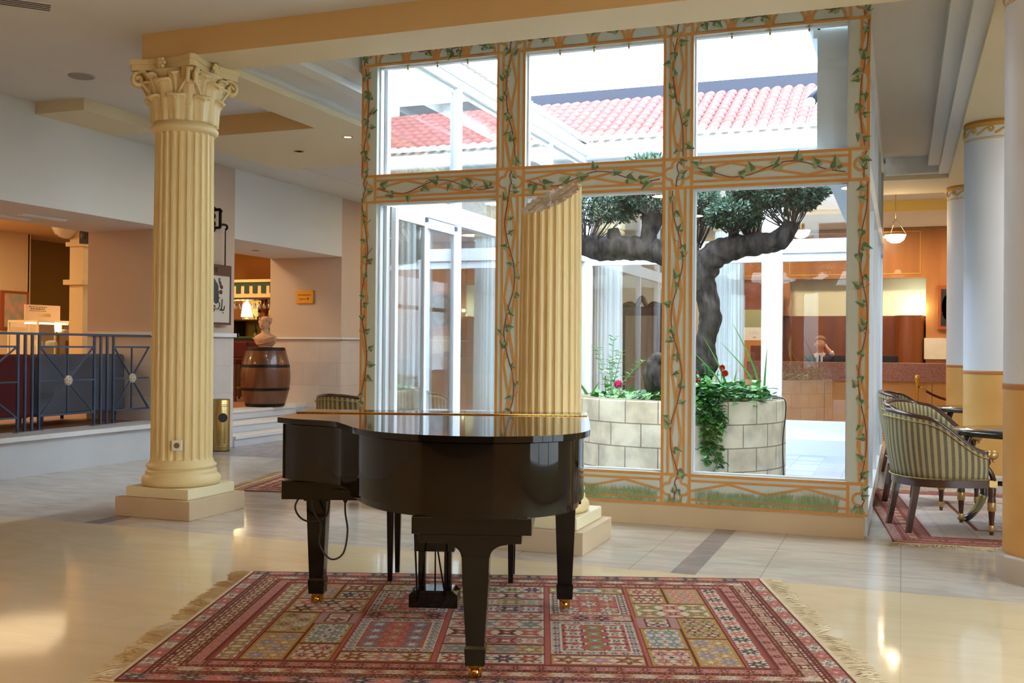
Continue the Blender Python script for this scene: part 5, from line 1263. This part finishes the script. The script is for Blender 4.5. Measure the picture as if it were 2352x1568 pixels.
# flowers and greenery
def plant(name, label, cat, loc, group=None): return thing(name, label, cat, loc, 0, group)
def broadleaf(mb, p, d, l, w, m): 
    d = d.normalized(); s = d.cross(Vector((0,0,1))); s = s.normalized() if s.length > 1e-3 else Vector((1,0,0)); up = s.cross(d)
    mb.add([p, p+d*l*.35+s*w*.5+up*l*.05, p+d*l*.75+s*w*.38+up*l*.04, p+d*l-up*l*.06, p+d*l*.75-s*w*.38+up*l*.04, p+d*l*.35-s*w*.5+up*l*.05], [(0,1,2),(0,2,3),(0,3,4),(0,4,5)], m)
def blossom(mb, c, r, n, m):
    for k in range(n):
        a = random.uniform(0,2*PI); e = random.uniform(-.5,1); s = math.sqrt(1-e*e); d = Vector((s*math.cos(a),s*math.sin(a),e)); p = Vector(c)+d*r*.55
        t = d.cross(Vector((0,0,1)) if abs(d.z) < .9 else Vector((1,0,0))).normalized(); b = d.cross(t)
        q = r*.5; mb.add([p+t*q+d*.1*q, p+b*q+d*.25*q, p-t*q+d*.1*q, p-b*q+d*.25*q, p-d*.3*q], [(0,1,4),(1,2,4),(2,3,4),(3,0,4)], m)
def flower(label, loc, base, kind, r, n, grp=None):
    t = plant(kind[0], label, 'flower', base)
    b = Vector((0,0,0)); e = Vector(loc)-Vector(base); mid = e*.5+Vector((random.gauss(0,.02),random.gauss(0,.02),0))
    s = MB(); s.tube(bez([b,mid,e],5), .005, 5); s.build('stem', M_green1, t)
    f = MB(); blossom(f, e, r, n, 0); f.build('flower_head', kind[1], t)
    l = MB()
    for k in range(14):
        a = random.uniform(0,2*PI); h = random.uniform(.0,.5); p = e*h; broadleaf(l, p, Vector((math.cos(a),math.sin(a),random.uniform(.1,.6))), random.uniform(.05,.09), .06, random.choice((0,1)))
    l.build('leaves', [M_green1,M_green2], t)
ZS = PH-.07
flower('bright pink geranium head in the left part of the planter',(-2.64,10.0,.99),(-2.64,10.0,ZS),('geranium',M_pink),.055,60)
flower('tiny pink bud right of the bright pink geranium head',(-2.54,10.0,1.0),(-2.54,10.02,ZS),('geranium',M_pink),.02,16)
flower('white flower cluster above the pink geranium',(-2.80,10.1,1.10),(-2.78,10.12,ZS),('white_flower',M_fwhite),.045,40)
flower('upper small red bloom on the tall stalk right of the trunk',(-1.63,10.1,1.17),(-1.58,10.1,ZS),('red_flower',M_red),.036,34)
flower('big red bud just below the upper red bloom',(-1.60,10.08,1.115),(-1.55,10.08,ZS),('red_flower',M_red),.042,44)
flower('orange red bloom close to the foot of the olive trunk',(-1.88,10.15,1.03),(-1.86,10.18,ZS),('red_flower',M_red),.032,30)
flower('low red bloom on the ivy right of the olive trunk',(-1.63,9.9,.91),(-1.62,9.95,ZS),('red_flower',M_red),.03,30)
# ground cover
gc = MB()
for k in range(900):
    a = random.uniform(0,2*PI); rr_ = math.sqrt(random.random())*.93; x,y = rr_*math.cos(a), rr_*math.sin(a)
    px_ = x; tall = .06+.10*max(0,math.sin(3*x+1.2))*random.random()+(.09*random.random() if x > .1 else 0)
    h = random.uniform(.0,tall); p = Vector((x,y,h)); d = Vector((math.cos(a*7),math.sin(a*5),random.uniform(.0,.7))); broadleaf(gc, p, d, random.uniform(.05,.09), .06, random.choice((0,0,1,2)))
tag(gc.build('ground_cover',[M_green1,M_green2,M_green3],None,(PC[0],PC[1],ZS+.02)),'low green leaves covering the soil of the stone planter','plants',None,'stuff')
iv = plant('trailing_ivy','green ivy spilling over the planter rim and hanging down its front','plant',(PC[0],PC[1],PH))
lv = MB(); vn = MB()
for k in range(13):
    a0 = R(random.uniform(-70,-61)); L_ = random.choice((.28,.35,.5,.62,.70)); pts = []
    for j in range(10):
        t = j/9; aa = a0+R(7)*t*random.uniform(.2,1.0)+R(2)*math.sin(j+k)
        if t < .2: rr_, z = .80+.27*t/.2, .04+.03*math.sin(t/.2*PI/2)
        else: rr_, z = PR+.025+.012*math.sin(j*2+k), .07-(t-.2)/.8*L_
        pts.append(Vector((rr_*math.cos(aa), rr_*math.sin(aa), z)))
    vn.tube(pts, .004, 4, 0, True, False)
    for j in range(1,10):
        for q in range(5):
            p = pts[j-1]+(pts[j]-pts[j-1])*random.random(); o_ = Vector((p.x,p.y,0)).normalized()
            d = o_*random.uniform(.3,1)+Vector((-o_.y,o_.x,0))*random.uniform(-1,1)+Vector((0,0,random.uniform(-.9,.3))); broadleaf(lv, p+o_*.01, d, random.uniform(.05,.085), .06, random.choice((0,0,1,2)))
for k in range(420):            # mound on the rim
    a = R(random.uniform(-80,-22)); rr_ = random.uniform(.62,1.09); z = .06+random.uniform(-.02,.10)*(1.1-abs(rr_-.85)*2)
    if rr_ > 1.04: z -= random.uniform(0,.10)
    broadleaf(lv, Vector((rr_*math.cos(a), rr_*math.sin(a), z)), Vector((random.gauss(0,1),random.gauss(0,1),random.uniform(-.2,.6))), random.uniform(.05,.09), .065, random.choice((0,0,1,2)))
vn.build('vine_stem', M_green3, iv); lv.build('leaves', [M_green1,M_green2,M_green3], iv)
bu_ = plant('leafy_shrub','bushy green shrub right beside the olive trunk','shrub',(-1.80,10.2,ZS)); lb = MB(); sb = MB()
for k in range(12):
    a = random.uniform(0,2*PI); e = Vector((.16*math.cos(a)*random.random(),.14*math.sin(a)*random.random(),random.uniform(.2,.42))); sb.tube([(0,0,0),tuple(e*.5+Vector((.02,0,0))),tuple(e)], .004, 4)
    for j in range(16): broadleaf(lb, e*random.uniform(.25,1)+Vector((random.gauss(0,.03),random.gauss(0,.03),0)), Vector((random.gauss(0,1),random.gauss(0,1),random.uniform(-.1,.8))), random.uniform(.035,.06), .035, random.choice((0,1,2)))
sb.build('stem', M_green3, bu_); lb.build('leaves', [M_green1,M_green2,M_green3], bu_)
def blades(label, base, tips, w=.014):
    t = plant('blade_plant', label, 'plant', base); m = MB()
    for (dx,dy,h) in tips:
        pts = bez([(0,0,0),(dx*.35,dy*.3,h*.5),(dx,dy,h)],6); n = len(pts)
        for i in range(n-1):
            wa, wb = w*(1-(i/n)**1.5), w*(1-((i+1)/n)**1.5); p,q = pts[i],pts[i+1]
            m.add([p-Vector((wa,0,0)),p+Vector((wa,0,0)),q+Vector((wb,0,0)),q-Vector((wb,0,0)),p+Vector((0,.006,0)),q+Vector((0,.006,0))], [(0,1,2,3),(0,3,5,4),(1,4,5,2)], 0)
    m.build('leaves', M_green1, t)
blades('tall blade leaves between the red blooms and the olive trunk',(-1.55,10.15,ZS),[(-.28,0,.68),(-.18,.02,.5),(.05,0,.34),(-.42,.05,.56)])
blades('tall arching blade leaves in the right part of the planter',(-1.26,10.3,ZS),[(-.42,0,.62),(-.30,.0,.80),(.03,0,.56),(-.22,.05,.40),(.2,0,.12)])
blades('short blade leaves at the left rim of the planter',(-3.02,10.3,ZS),[(-.22,-.05,.28),(-.12,0,.2),(.1,0,.2)],.018)
fe = plant('feathery_plant','tall feathery pale green plant at the left of the planter','plant',(-2.78,10.25,ZS)); m = MB(); s_ = MB()
for (dx,h) in ((-.16,.55),(.02,.66),(.10,.5),(-.02,.42),(.32,.42)):
    P = bez([(0,0,0),(dx*.4,0,h*.5),(dx,.02,h)],6); s_.tube(P, .004, 4)
    for i in range(4,len(P)):
        for q in range(5): d = Vector((random.choice((-1,1))*random.uniform(.5,1),random.gauss(0,.5),random.uniform(.1,.5))); broadleaf(m, P[i], d, random.uniform(.04,.075), .016, 1)
s_.build('stem', M_green2, fe); m.build('leaves', [M_green1,M_green2], fe)
hw = thing('hose','thin dark hose hanging down the right side of the stone planter','hose',(PC[0],PC[1],0)); m = MB()
aH = R(-8); P = [( (PR-.1)*math.cos(aH),(PR-.1)*math.sin(aH),PH+.006),((PR+.012)*math.cos(aH),(PR+.012)*math.sin(aH),PH+.004),((PR+.03)*math.cos(aH),(PR+.03)*math.sin(aH),PH-.12),((PR+.012)*math.cos(aH-.03),(PR+.012)*math.sin(aH-.03),.45),((PR+.02)*math.cos(aH),(PR+.02)*math.sin(aH),.006)]
m.tube(bez(P,6), .006, 6); m.build('tube', M_cord, hw)
sp = thing('spotlight','dark cylinder spotlight with white bulb on the eave at the right of the courtyard','spotlight',(-.60,9.3,3.62))
m = MB(); m.box(-.02,.0,-.03,.03,-.04,.04); m.tube([(0,0,0),(-.05,0,0),(-.09,-.03,-.03)], .014, 8); m.build('arm', M_ridge, sp)
m = MB(); m.tube([(-.07,-.02,-.01),(-.13,-.22,-.16)], [.036,.045], 14); m.build('housing', M_ridge, sp); MB().ball((-.138,-.245,-.178), .042, 12).build('bulb', M_fwhite, sp)

# ================================================================ RECEPTION
rc = thing('reception_counter','long reception counter with red granite top and maple front','counter',(0,17.8,0))
MB().box(-2.42,3.2,.06,.14,0,.85).build('front_panel', M_counterwood, rc)
jn = MB()
for x in (-1.2,-.35,.45,1.4): jn.box(x-.004,x+.004,.052,.061,.05,.83)
jn.build('joint_line', M_cherryd, rc)
MB().box(-2.46,3.2,-.02,.34,.85,1.15).build('granite_top', M_granite, rc, bevel=.006)
MB().box(-2.42,3.2,.34,.62,.76,.80).build('desk_top', M_counterwood, rc)
cab = thing('reception_cabinet','cherry wall cabinet with gold inlay and a lit pale niche behind the counter','cabinet',(0,20.3,0))
MB().box(-3.6,3.3,-.12,.28,2.68,3.595).build('upper_cabinet', M_cherry, cab)
gi = MB()
for (x0,x1) in ((-3.4,-2.2),(-2.0,-.9),(-.72,.30),(.95,2.4)):
    for a in ((x0,x1,2.75,2.765),(x0,x1,3.515,3.53)): gi.box(a[0],a[1],-.126,-.12,a[2],a[3])
    for xx in (x0,x1): gi.box(xx-.007,xx+.007,-.126,-.12,2.75,3.53)
gi.build('gold_inlay', M_goldline, cab)
MB().box(-2.2,.40,.20,.28,1.99,2.68).build('niche_panel', M_paleniche, cab)
MB().box(.40,3.3,-.12,.28,0,2.68).build('side_panel', M_cherry, cab)
lp = MB(); lp.box(-3.6,-.02,.05,.28,0,1.99); lp.build('lower_panel', M_cherryd, cab)
rd = MB(); rd.lathe([(.26,0),(.26,1.99)], 32, 0, (.12,.0,0)); rd.build('curved_panel', M_cherryd, cab)
MB().box(-2.2,-2.0,-.05,.2,1.99,2.68).build('niche_side', M_cherry, cab)
MB().box(-3.6,-2.2,-.10,.28,1.99,2.68).build('left_panel', M_cherryd, cab)
MB().ball((.30,.02,2.03),.03,10).build('niche_lamp', M_fwhite, cab)
ms = thing('marble_panel','pale marble panel on the cherry wall right of the reception niche','panel',(.75,20.16,1.39)); MB().box(-.38,.38,-.03,.02,-.19,.19).build('slab', mat('pale_marble', srgb(222,214,200), .3, noise=.12, nscale=8), ms)
pc = thing('framed_portrait','framed oval picture on the cherry wall, partly behind the farthest column','picture',(.86,20.16,2.13)); MB().box(-.27,.27,-.03,.02,-.40,.40).build('frame', M_redwood, pc, bevel=.006); MB().box(-.21,.21,-.036,-.03,-.33,.33).build('mount', M_blackp, pc); o_ = MB(); o_.lathe([(.001,.0),(.2,0)],28); o_.xf(Matrix.Translation((0,-.038,0))@Matrix.Rotation(PI/2,4,'X')@Matrix.Scale(1.5,4,(0,1,0))); o_.build('oval_print', M_creampaint, pc)
mn = thing('monitor','dark monitor back behind the reception counter near the atrium corner','monitor',(-.22,18.29,.80)); MB().box(-.16,.16,-.02,.02,.10,.46).build('screen', M_blackp, mn, bevel=.005); MB().box(-.03,.03,.0,.03,.0,.14).build('stand', M_blackp, mn); MB().box(-.10,.10,-.07,.08,0,.012).build('foot', M_blackp, mn)
m2 = thing('monitor','dark monitor right of the clerk on the reception desk','monitor',(-.92,18.30,.80)); MB().box(-.16,.16,-.02,.02,.10,.46).build('screen', M_blackp, m2, bevel=.005); MB().box(-.03,.03,.0,.03,.0,.14).build('stand', M_blackp, m2); MB().box(-.10,.10,-.07,.08,0,.012).build('foot', M_blackp, m2)
kr = thing('key_rack','cherry pigeonhole rack at the left end of the reception','shelf',(-2.62,19.6,0)); 
MB().box(-.5,.5,0,.35,0,1.52).build('cabinet', M_counterwood, kr); MB().box(-.02,.30,-.006,.0,1.08,1.42).build('pigeonhole', M_cherryd, kr); MB().box(-.45,.25,.30,.33,1.62,2.1).build('mirror', mat('pale_green_glass', srgb(166,168,128), .2), kr); MB().box(-.5,.5,.33,.35,1.52,2.6).build('back_panel', M_cherryd, kr)
no = thing('notice_card','white card standing on the pigeonhole rack','card',(-2.55,19.68,1.521)); MB().box(-.24,.20,-.01,.01,0,.24).build('card', M_whiteplastic, no)
tx = MB(); tx.box(-.06,.0,-.0125,-.0100,.045,.06)
for k in range(7): tx.box(-.12+.05*(k % 4),-.10+.05*(k % 4),-.0125,-.0100,.12+.03*(k//4),.127+.03*(k//4))
tx.build('print', M_greysteel, no)
st_ = thing('rope_stanchion','polished brass rope stanchion before the reception counter','stanchion',(.20,15.75,0)); MB().lathe([(.15,0),(.15,.015),(.05,.03),(.022,.05),(.022,.90),(.03,.91),(.03,.925),(.02,.93)],20).build('post', M_brass, st_); MB().ball((0,0,.965), .042, 14).build('ball_finial', M_brass, st_)
s2_ = dup(st_,(1.25,16.3,0),0,'brass rope stanchion hidden behind the farthest painted column')
rp = thing('barrier_rope','dark red barrier rope hanging from the brass stanchion','rope',(.20,15.75,.86)); e = Vector((1.05,.55,.0)); pts = [(e.x*t+.035, e.y*t, -.02-.9*t*(1-t)*.9) for t in [k/12 for k in range(13)]]; MB().tube(pts, .018, 8).build('rope', M_sofared, rp); MB().tube([pts[0],pts[1]], .021, 8).build('hook_end', M_brass, rp)
pd = thing('pendant_lamp','glowing cream bowl pendant hanging by the right edge of the atrium','pendant lamp',(-.10,15.95,2.90)); MB().lathe([(.001,0),(.06,.008),(.115,.045),(.145,.11),(.148,.125)],28,cap=False).build('bowl', M_lampglow, pd)
m = MB(); m.lathe([(.148,.12),(.153,.127),(.148,.134)],28,cap=False)
for k in range(3): a = k*2*PI/3; m.tube([(.148*math.cos(a),.148*math.sin(a),.125),(.01*math.cos(a),.01*math.sin(a),.36)], .004, 5)
m.tube([(0,0,.36),(0,0,.88)], .006, 5); m.lathe([(.04,.85),(.05,.88)],14); m.build('chain', M_brassdull, pd)
p2 = thing('pendant_lamp','glowing bowl pendant deep behind the olive tree foliage','pendant lamp',(-1.5,16.8,3.1)); MB().lathe([(.001,0),(.06,.008),(.115,.045),(.145,.11),(.148,.125)],24,cap=False).build('bowl', M_lampglow, p2); m = MB(); m.tube([(0,0,.12),(0,0,.68)], .006, 5); m.lathe([(.148,.12),(.153,.127),(.148,.134)],24,cap=False); m.build('chain', M_brassdull, p2)
p3 = thing('pendant_lamp','dark unlit bowl pendant seen through the sliding glass door','pendant lamp',(-6.18,12.2,2.60)); MB().lathe([(.001,0),(.10,.015),(.19,.07),(.23,.14)],24,cap=False).build('bowl', M_greysteel, p3); m = MB()
for k in range(3): a = k*2*PI/3; m.tube([(.23*math.cos(a),.23*math.sin(a),.14),(.01*math.cos(a),.01*math.sin(a),.55)], .006, 5)
m.tube([(0,0,.55),(0,0,1.15)], .007, 5); m.build('chain', M_iron, p3)
mr = thing('carved_mirror','tall dark carved frame with curtain colours at the back of the left lobby','mirror',(-4.1,17.0,0)); MB().box(-.36,.36,0,.12,.0,2.05).build('frame', M_darkwood, mr, bevel=.01); MB().box(-.27,.27,-.012,.0,.35,1.9).build('mirror_glass', mat('mirror_mauve', srgb(150,128,100), .3, col2=srgb(126,96,84), nscale=3, stretch=(4,1,.2)), mr)
m = MB(); m.tube(bez([(-.36,.05,2.05),(-.2,.05,2.10),(-.1,.05,2.05),(0,.05,2.2),(.1,.05,2.05),(.2,.05,2.10),(.36,.05,2.05)],5), .045, 8); m.build('crest', M_darkwood, mr)
# ---------------------------------------------------------------- clerk
ck = thing('person','seated clerk in navy suit and grey tie on the phone behind the counter','person',(-1.33,18.68,0))
def skin_obj(name, nodes, edges, m, parent, sub=2):
    me = bpy.data.meshes.new(name); me.from_pydata([n[0] for n in nodes], edges, []); me.materials.append(m)
    o = bpy.data.objects.new(name, me); C.objects.link(o); o.parent = parent
    o.modifiers.new('skin','SKIN'); sv = me.skin_vertices
    if not sv: 
        bpy.context.view_layer.update()
    L_ = me.skin_vertices[0].data if me.skin_vertices else None
    if L_ is None: return o
    for i,n in enumerate(nodes):
        r = n[1]; L_[i].radius = (r, r) if not hasattr(r,'__len__') else r; L_[i].use_root = (i == 0)
    o.modifiers['skin'].use_smooth_shade = True
    s = o.modifiers.new('sub','SUBSURF'); s.levels = sub; s.render_levels = sub
    return o
def tube_body(parent, name, m, segs, balls=(), n=14):
    mb = MB()
    for pts, r in segs: 
        P = bez(pts,5); N = len(P); rr = []
        for i in range(N):
            t = i/(N-1)*(len(r)-1); k = min(int(t), len(r)-2); rr.append(r[k]+(r[k+1]-r[k])*(t-k))
        mb.tube(P, rr, n)
    for c, r, sc in balls: mb.ball(c, r, 18, 0, sc)
    return mb
nodes = [((0,.10,.72),.13),((0,.09,.90),.125),((0,.06,1.08),.135),((0,.04,1.20),.11),((0,.01,1.285),.052),((0,-.01,1.35),.058),((0,-.03,1.43),.088),((0,-.015,1.53),.082),((0,-.005,1.585),.045),
 ((.17,.05,1.215),.062),((.33,.0,1.10),.048),((.19,-.09,1.30),.032),((.135,-.085,1.365),.030),
 ((-.17,.05,1.215),.062),((-.27,-.04,1.01),.048),((-.16,-.24,.86),.032),((-.13,-.30,.84),.030),
 ((.10,.06,.70),.085),((.13,-.32,.66),.065),((.13,-.34,.20),.045),((.13,-.46,.10),.035),
 ((-.10,.06,.70),.085),((-.13,-.32,.66),.065),((-.13,-.34,.20),.045),((-.13,-.46,.10),.035)]
edges = [(0,1),(1,2),(2,3),(3,4),(4,5),(5,6),(6,7),(7,8),(3,9),(9,10),(10,11),(11,12),(3,13),(13,14),(14,15),(15,16),(0,17),(17,18),(18,19),(19,20),(0,21),(21,22),(22,23),(23,24)]
fi = len(nodes)
for wrist, base, dirs in ((12,(.135,-.085,1.365),[((.118,-.10,1.42),(.105,-.085,1.445),(.098,-.066,1.455)),((.122,-.112,1.405),(.104,-.108,1.428),(.092,-.09,1.44)),((.125,-.118,1.388),(.104,-.12,1.405),(.09,-.104,1.415)),((.128,-.118,1.370),(.108,-.124,1.380),(.096,-.112,1.388)),((.128,-.062,1.385),(.120,-.045,1.41),(.112,-.038,1.43))]),
                          (16,(-.13,-.30,.84),[((-.155,-.345,.835),(-.157,-.372,.83),(-.157,-.392,.822)),((-.138,-.352,.835),(-.138,-.382,.83),(-.138,-.404,.822)),((-.120,-.350,.835),(-.118,-.378,.83),(-.117,-.399,.822)),((-.104,-.342,.835),(-.100,-.366,.83),(-.098,-.384,.822)),((-.098,-.305,.838),(-.082,-.322,.835),(-.074,-.336,.83))])):
    for d in dirs:
        p = wrist
        for k,q in enumerate(d): nodes.append((q,.0095-.001*k)); edges.append((p,len(nodes)-1)); p = len(nodes)-1
skin_obj('body', nodes, edges, M_skin, ck)
fc = MB(); fc.ball((0,-.118,1.435), .016, 10, 0, (.8,1,1.5)); fc.ball((.088,-.02,1.44), .022, 8, 0, (.45,.8,1.4)); fc.ball((-.088,-.02,1.44), .022, 8, 0, (.45,.8,1.4))
for s in (-1,1): fc.ball((s*.034,-.103,1.462), .0125, 8, 1); fc.ball((s*.034,-.113,1.462), .006, 8, 2); fc.beam((s*.018,-.112,1.484),(s*.052,-.103,1.486),.006,.007,2)
fc.ball((0,-.108,1.392), .018, 8, 3, (1.3,.5,.35))
fc.build('face', [M_skin,M_fwhite,M_hair,mat('lips', srgb(190,104,92), .5)], ck)
hr = MB(); hr.ball((0,.008,1.525), .098, 18, 0, (.98,1.0,.80)); hr.ball((0,.045,1.47), .088, 14, 0, (1,.7,1)); hr.build('hair', M_hair, ck)
s_nodes = [((0,.10,.72),.15),((0,.09,.90),.145),((0,.06,1.08),.155),((0,.045,1.19),.125),((.175,.05,1.215),.08),((.335,.0,1.10),.064),((.215,-.08,1.275),.046),((-.175,.05,1.215),.08),((-.28,-.04,1.01),.064),((-.175,-.215,.875),.046),((.10,.06,.70),.10),((.13,-.32,.66),.08),((.13,-.34,.16),.06),((-.10,.06,.70),.10),((-.13,-.32,.66),.08),((-.13,-.34,.16),.06)]
s_edges = [(0,1),(1,2),(2,3),(3,4),(4,5),(5,6),(3,7),(7,8),(8,9),(0,10),(10,11),(11,12),(0,13),(13,14),(14,15)]
skin_obj('suit', s_nodes, s_edges, M_suit, ck)
sh2 = MB(); sh2.add([(-.045,-.075,1.265),(.045,-.075,1.265),(.05,-.112,1.18),(.02,-.118,.98),(-.02,-.118,.98),(-.05,-.112,1.18),(0,-.10,1.12)], [(0,5,6),(5,4,6),(4,3,6),(3,2,6),(2,1,6),(1,0,6)], 0); sh2.lathe([(.062,1.235),(.060,1.285),(.057,1.295)],16,0,(0,.005,0)); sh2.tube([(.205,-.083,1.285),(.182,-.092,1.312)], .041, 12); sh2.tube([(-.168,-.225,.868),(-.158,-.243,.86)], .041, 12)
so = sh2.build('shirt', M_shirt, ck); md = so.modifiers.new('s','SOLIDIFY'); md.thickness = .006
ti = MB(); ti.prism_y([(-.014,1.255),(.014,1.255),(.012,1.235),(.028,1.02),(0,.985),(-.028,1.02),(-.012,1.235)], -.128, -.120); ti.build('tie', M_tie, ck)
sho = MB(); 
for s in (-1,1): sho.box(s*.13-.045,s*.13+.045,-.56,-.30,.03,.11)
sho.build('shoe', M_blackp, ck, bevel=.02)
ph = thing('telephone_handset','dark telephone handset held at the seated clerk\'s ear','telephone',(-1.33,18.68,0)); MB().tube([(.092,-.105,1.375),(.103,-.07,1.41),(.100,-.035,1.46)], [.016,.012,.017], 8).build('handset', M_blackp, ph)
oc = thing('office_chair','black office chair under the seated clerk','chair',(-1.33,18.75,0)); MB().box(-.24,.24,-.22,.24,.48,.565).build('seat', M_blackp, oc, bevel=.02); MB().box(-.22,.22,.22,.28,.62,1.12).build('backrest', M_blackp, oc, bevel=.02); MB().lathe([(.03,.06),(.03,.48)],12).build('post', M_greysteel, oc)
m = MB()
for k in range(5): a = k*2*PI/5; m.beam((0,0,.08),(.28*math.cos(a),.28*math.sin(a),.05),.05,.03); m.ball((.28*math.cos(a),.28*math.sin(a),.03), .03, 8)
m.beam((0,.2,.52),(0,.26,.7),.05,.02); m.build('star_base', M_blackp, oc)

# ================================================================ LIGHTS
def area(loc, size, power, col, rot=(0,0,0), shape='DISK', sy=None):
    l = bpy.data.lights.new('lamp','AREA'); l.shape = shape; l.size = size
    if sy: l.size_y = sy
    l.energy = power; l.color = col; o = bpy.data.objects.new('lamp_or_fill', l); C.objects.link(o); o.location = loc; o.rotation_euler = rot; return o
def point(loc, power, col, r=.08):
    l = bpy.data.lights.new('lamp','POINT'); l.energy = power; l.color = col; l.shadow_soft_size = r; o = bpy.data.objects.new('lamp_or_fill', l); C.objects.link(o); o.location = loc; return o
WARM = (1,.64,.32)
for x in (-6.5,-3.6,-.7,2.0):                       # downlights of the entrance hall, behind the viewer
    for y in (-3.2,-.6): area((x,y,3.79), .35, 25, WARM)
COOL = (.80,.89,1)
area((-6.6,10.3,3.58), .25, 10, (1,.88,.72)); area((-5.5,9.78,3.58), .12, 6, (1,.84,.6)); area((-6.6,15.0,3.66), .4, 18, (1,.84,.62)); area((2.2,9.5,3.66), .4, 48, (.97,.97,.92))  # second at the lit downlight; other three added to brighten lobby and aisle
area((-11.2,7.4,3.33), .5, 30, (1,.70,.38)); area((-13.6,9.6,3.33), .9, 120, (1,.72,.40)); area((-10.4,12.9,3.33), .6, 36, (1,.76,.44)); area((-13.2,12.9,3.33), 2.4, 22, (1,.76,.44)); area((-11.4,15.0,3.3), .8, 30, (1,.6,.28)); point((-12.32,17.25,2.15), 5, (1,.72,.36), .1)
for x in (-2.4,-.4,1.6): area((x,18.9,3.56), .4, 44, (1,.74,.44))
point((-.10,15.95,3.06), 6, (1,.78,.5), .08); area((-2,16.9,3.74), 2.2, 40, (1,.74,.36), (PI,0,0), 'RECTANGLE', .4)
point((.28,20.1,2.12), 11, (.8,1,.78), .03)

# ================================================================ WORLD, CAMERA
w = bpy.data.worlds.new('overcast_sky'); bpy.context.scene.world = w; w.use_nodes = True
bg = w.node_tree.nodes['Background']; bg.inputs[0].default_value = (.76,.88,1,1); bg.inputs[1].default_value = 9.0
cam = bpy.data.cameras.new('camera'); co = bpy.data.objects.new('camera', cam); C.objects.link(co)
cam.sensor_width = 36; cam.lens = 2376.09/2352*36; cam.clip_end = 200; cam.clip_start = .05
yaw, pitch, roll = 0.36067877, 0.00567614, 0.00825403
fwd = Vector((-math.sin(yaw), math.cos(yaw), 0)); rgt = Vector((math.cos(yaw), math.sin(yaw), 0)); up = Vector((0,0,1))
f2 = fwd*math.cos(pitch)+up*math.sin(pitch); u2 = up*math.cos(pitch)-fwd*math.sin(pitch)
r3 = rgt*math.cos(roll)+u2*math.sin(roll); u3 = u2*math.cos(roll)-rgt*math.sin(roll)
Mx = Matrix((r3,u3,-f2)).transposed().to_4x4(); Mx.translation = (0,0,1.35); co.matrix_world = Mx
sc = bpy.context.scene; sc.camera = co
sc.view_settings.view_transform = 'Standard'; sc.view_settings.look = 'None'; sc.view_settings.exposure = 0.25; sc.view_settings.gamma = 1; sc.view_settings.use_curve_mapping = False
sc.cycles.max_bounces = 6; sc.cycles.diffuse_bounces = 3; sc.cycles.glossy_bounces = 3; sc.cycles.transparent_max_bounces = 16; sc.cycles.use_adaptive_sampling = True; sc.cycles.adaptive_threshold = .15; sc.cycles.adaptive_min_samples = 16; sc.cycles.sample_clamp_indirect = 8; sc.cycles.caustics_reflective = False; sc.cycles.caustics_refractive = False; sc.cycles.use_denoising = True
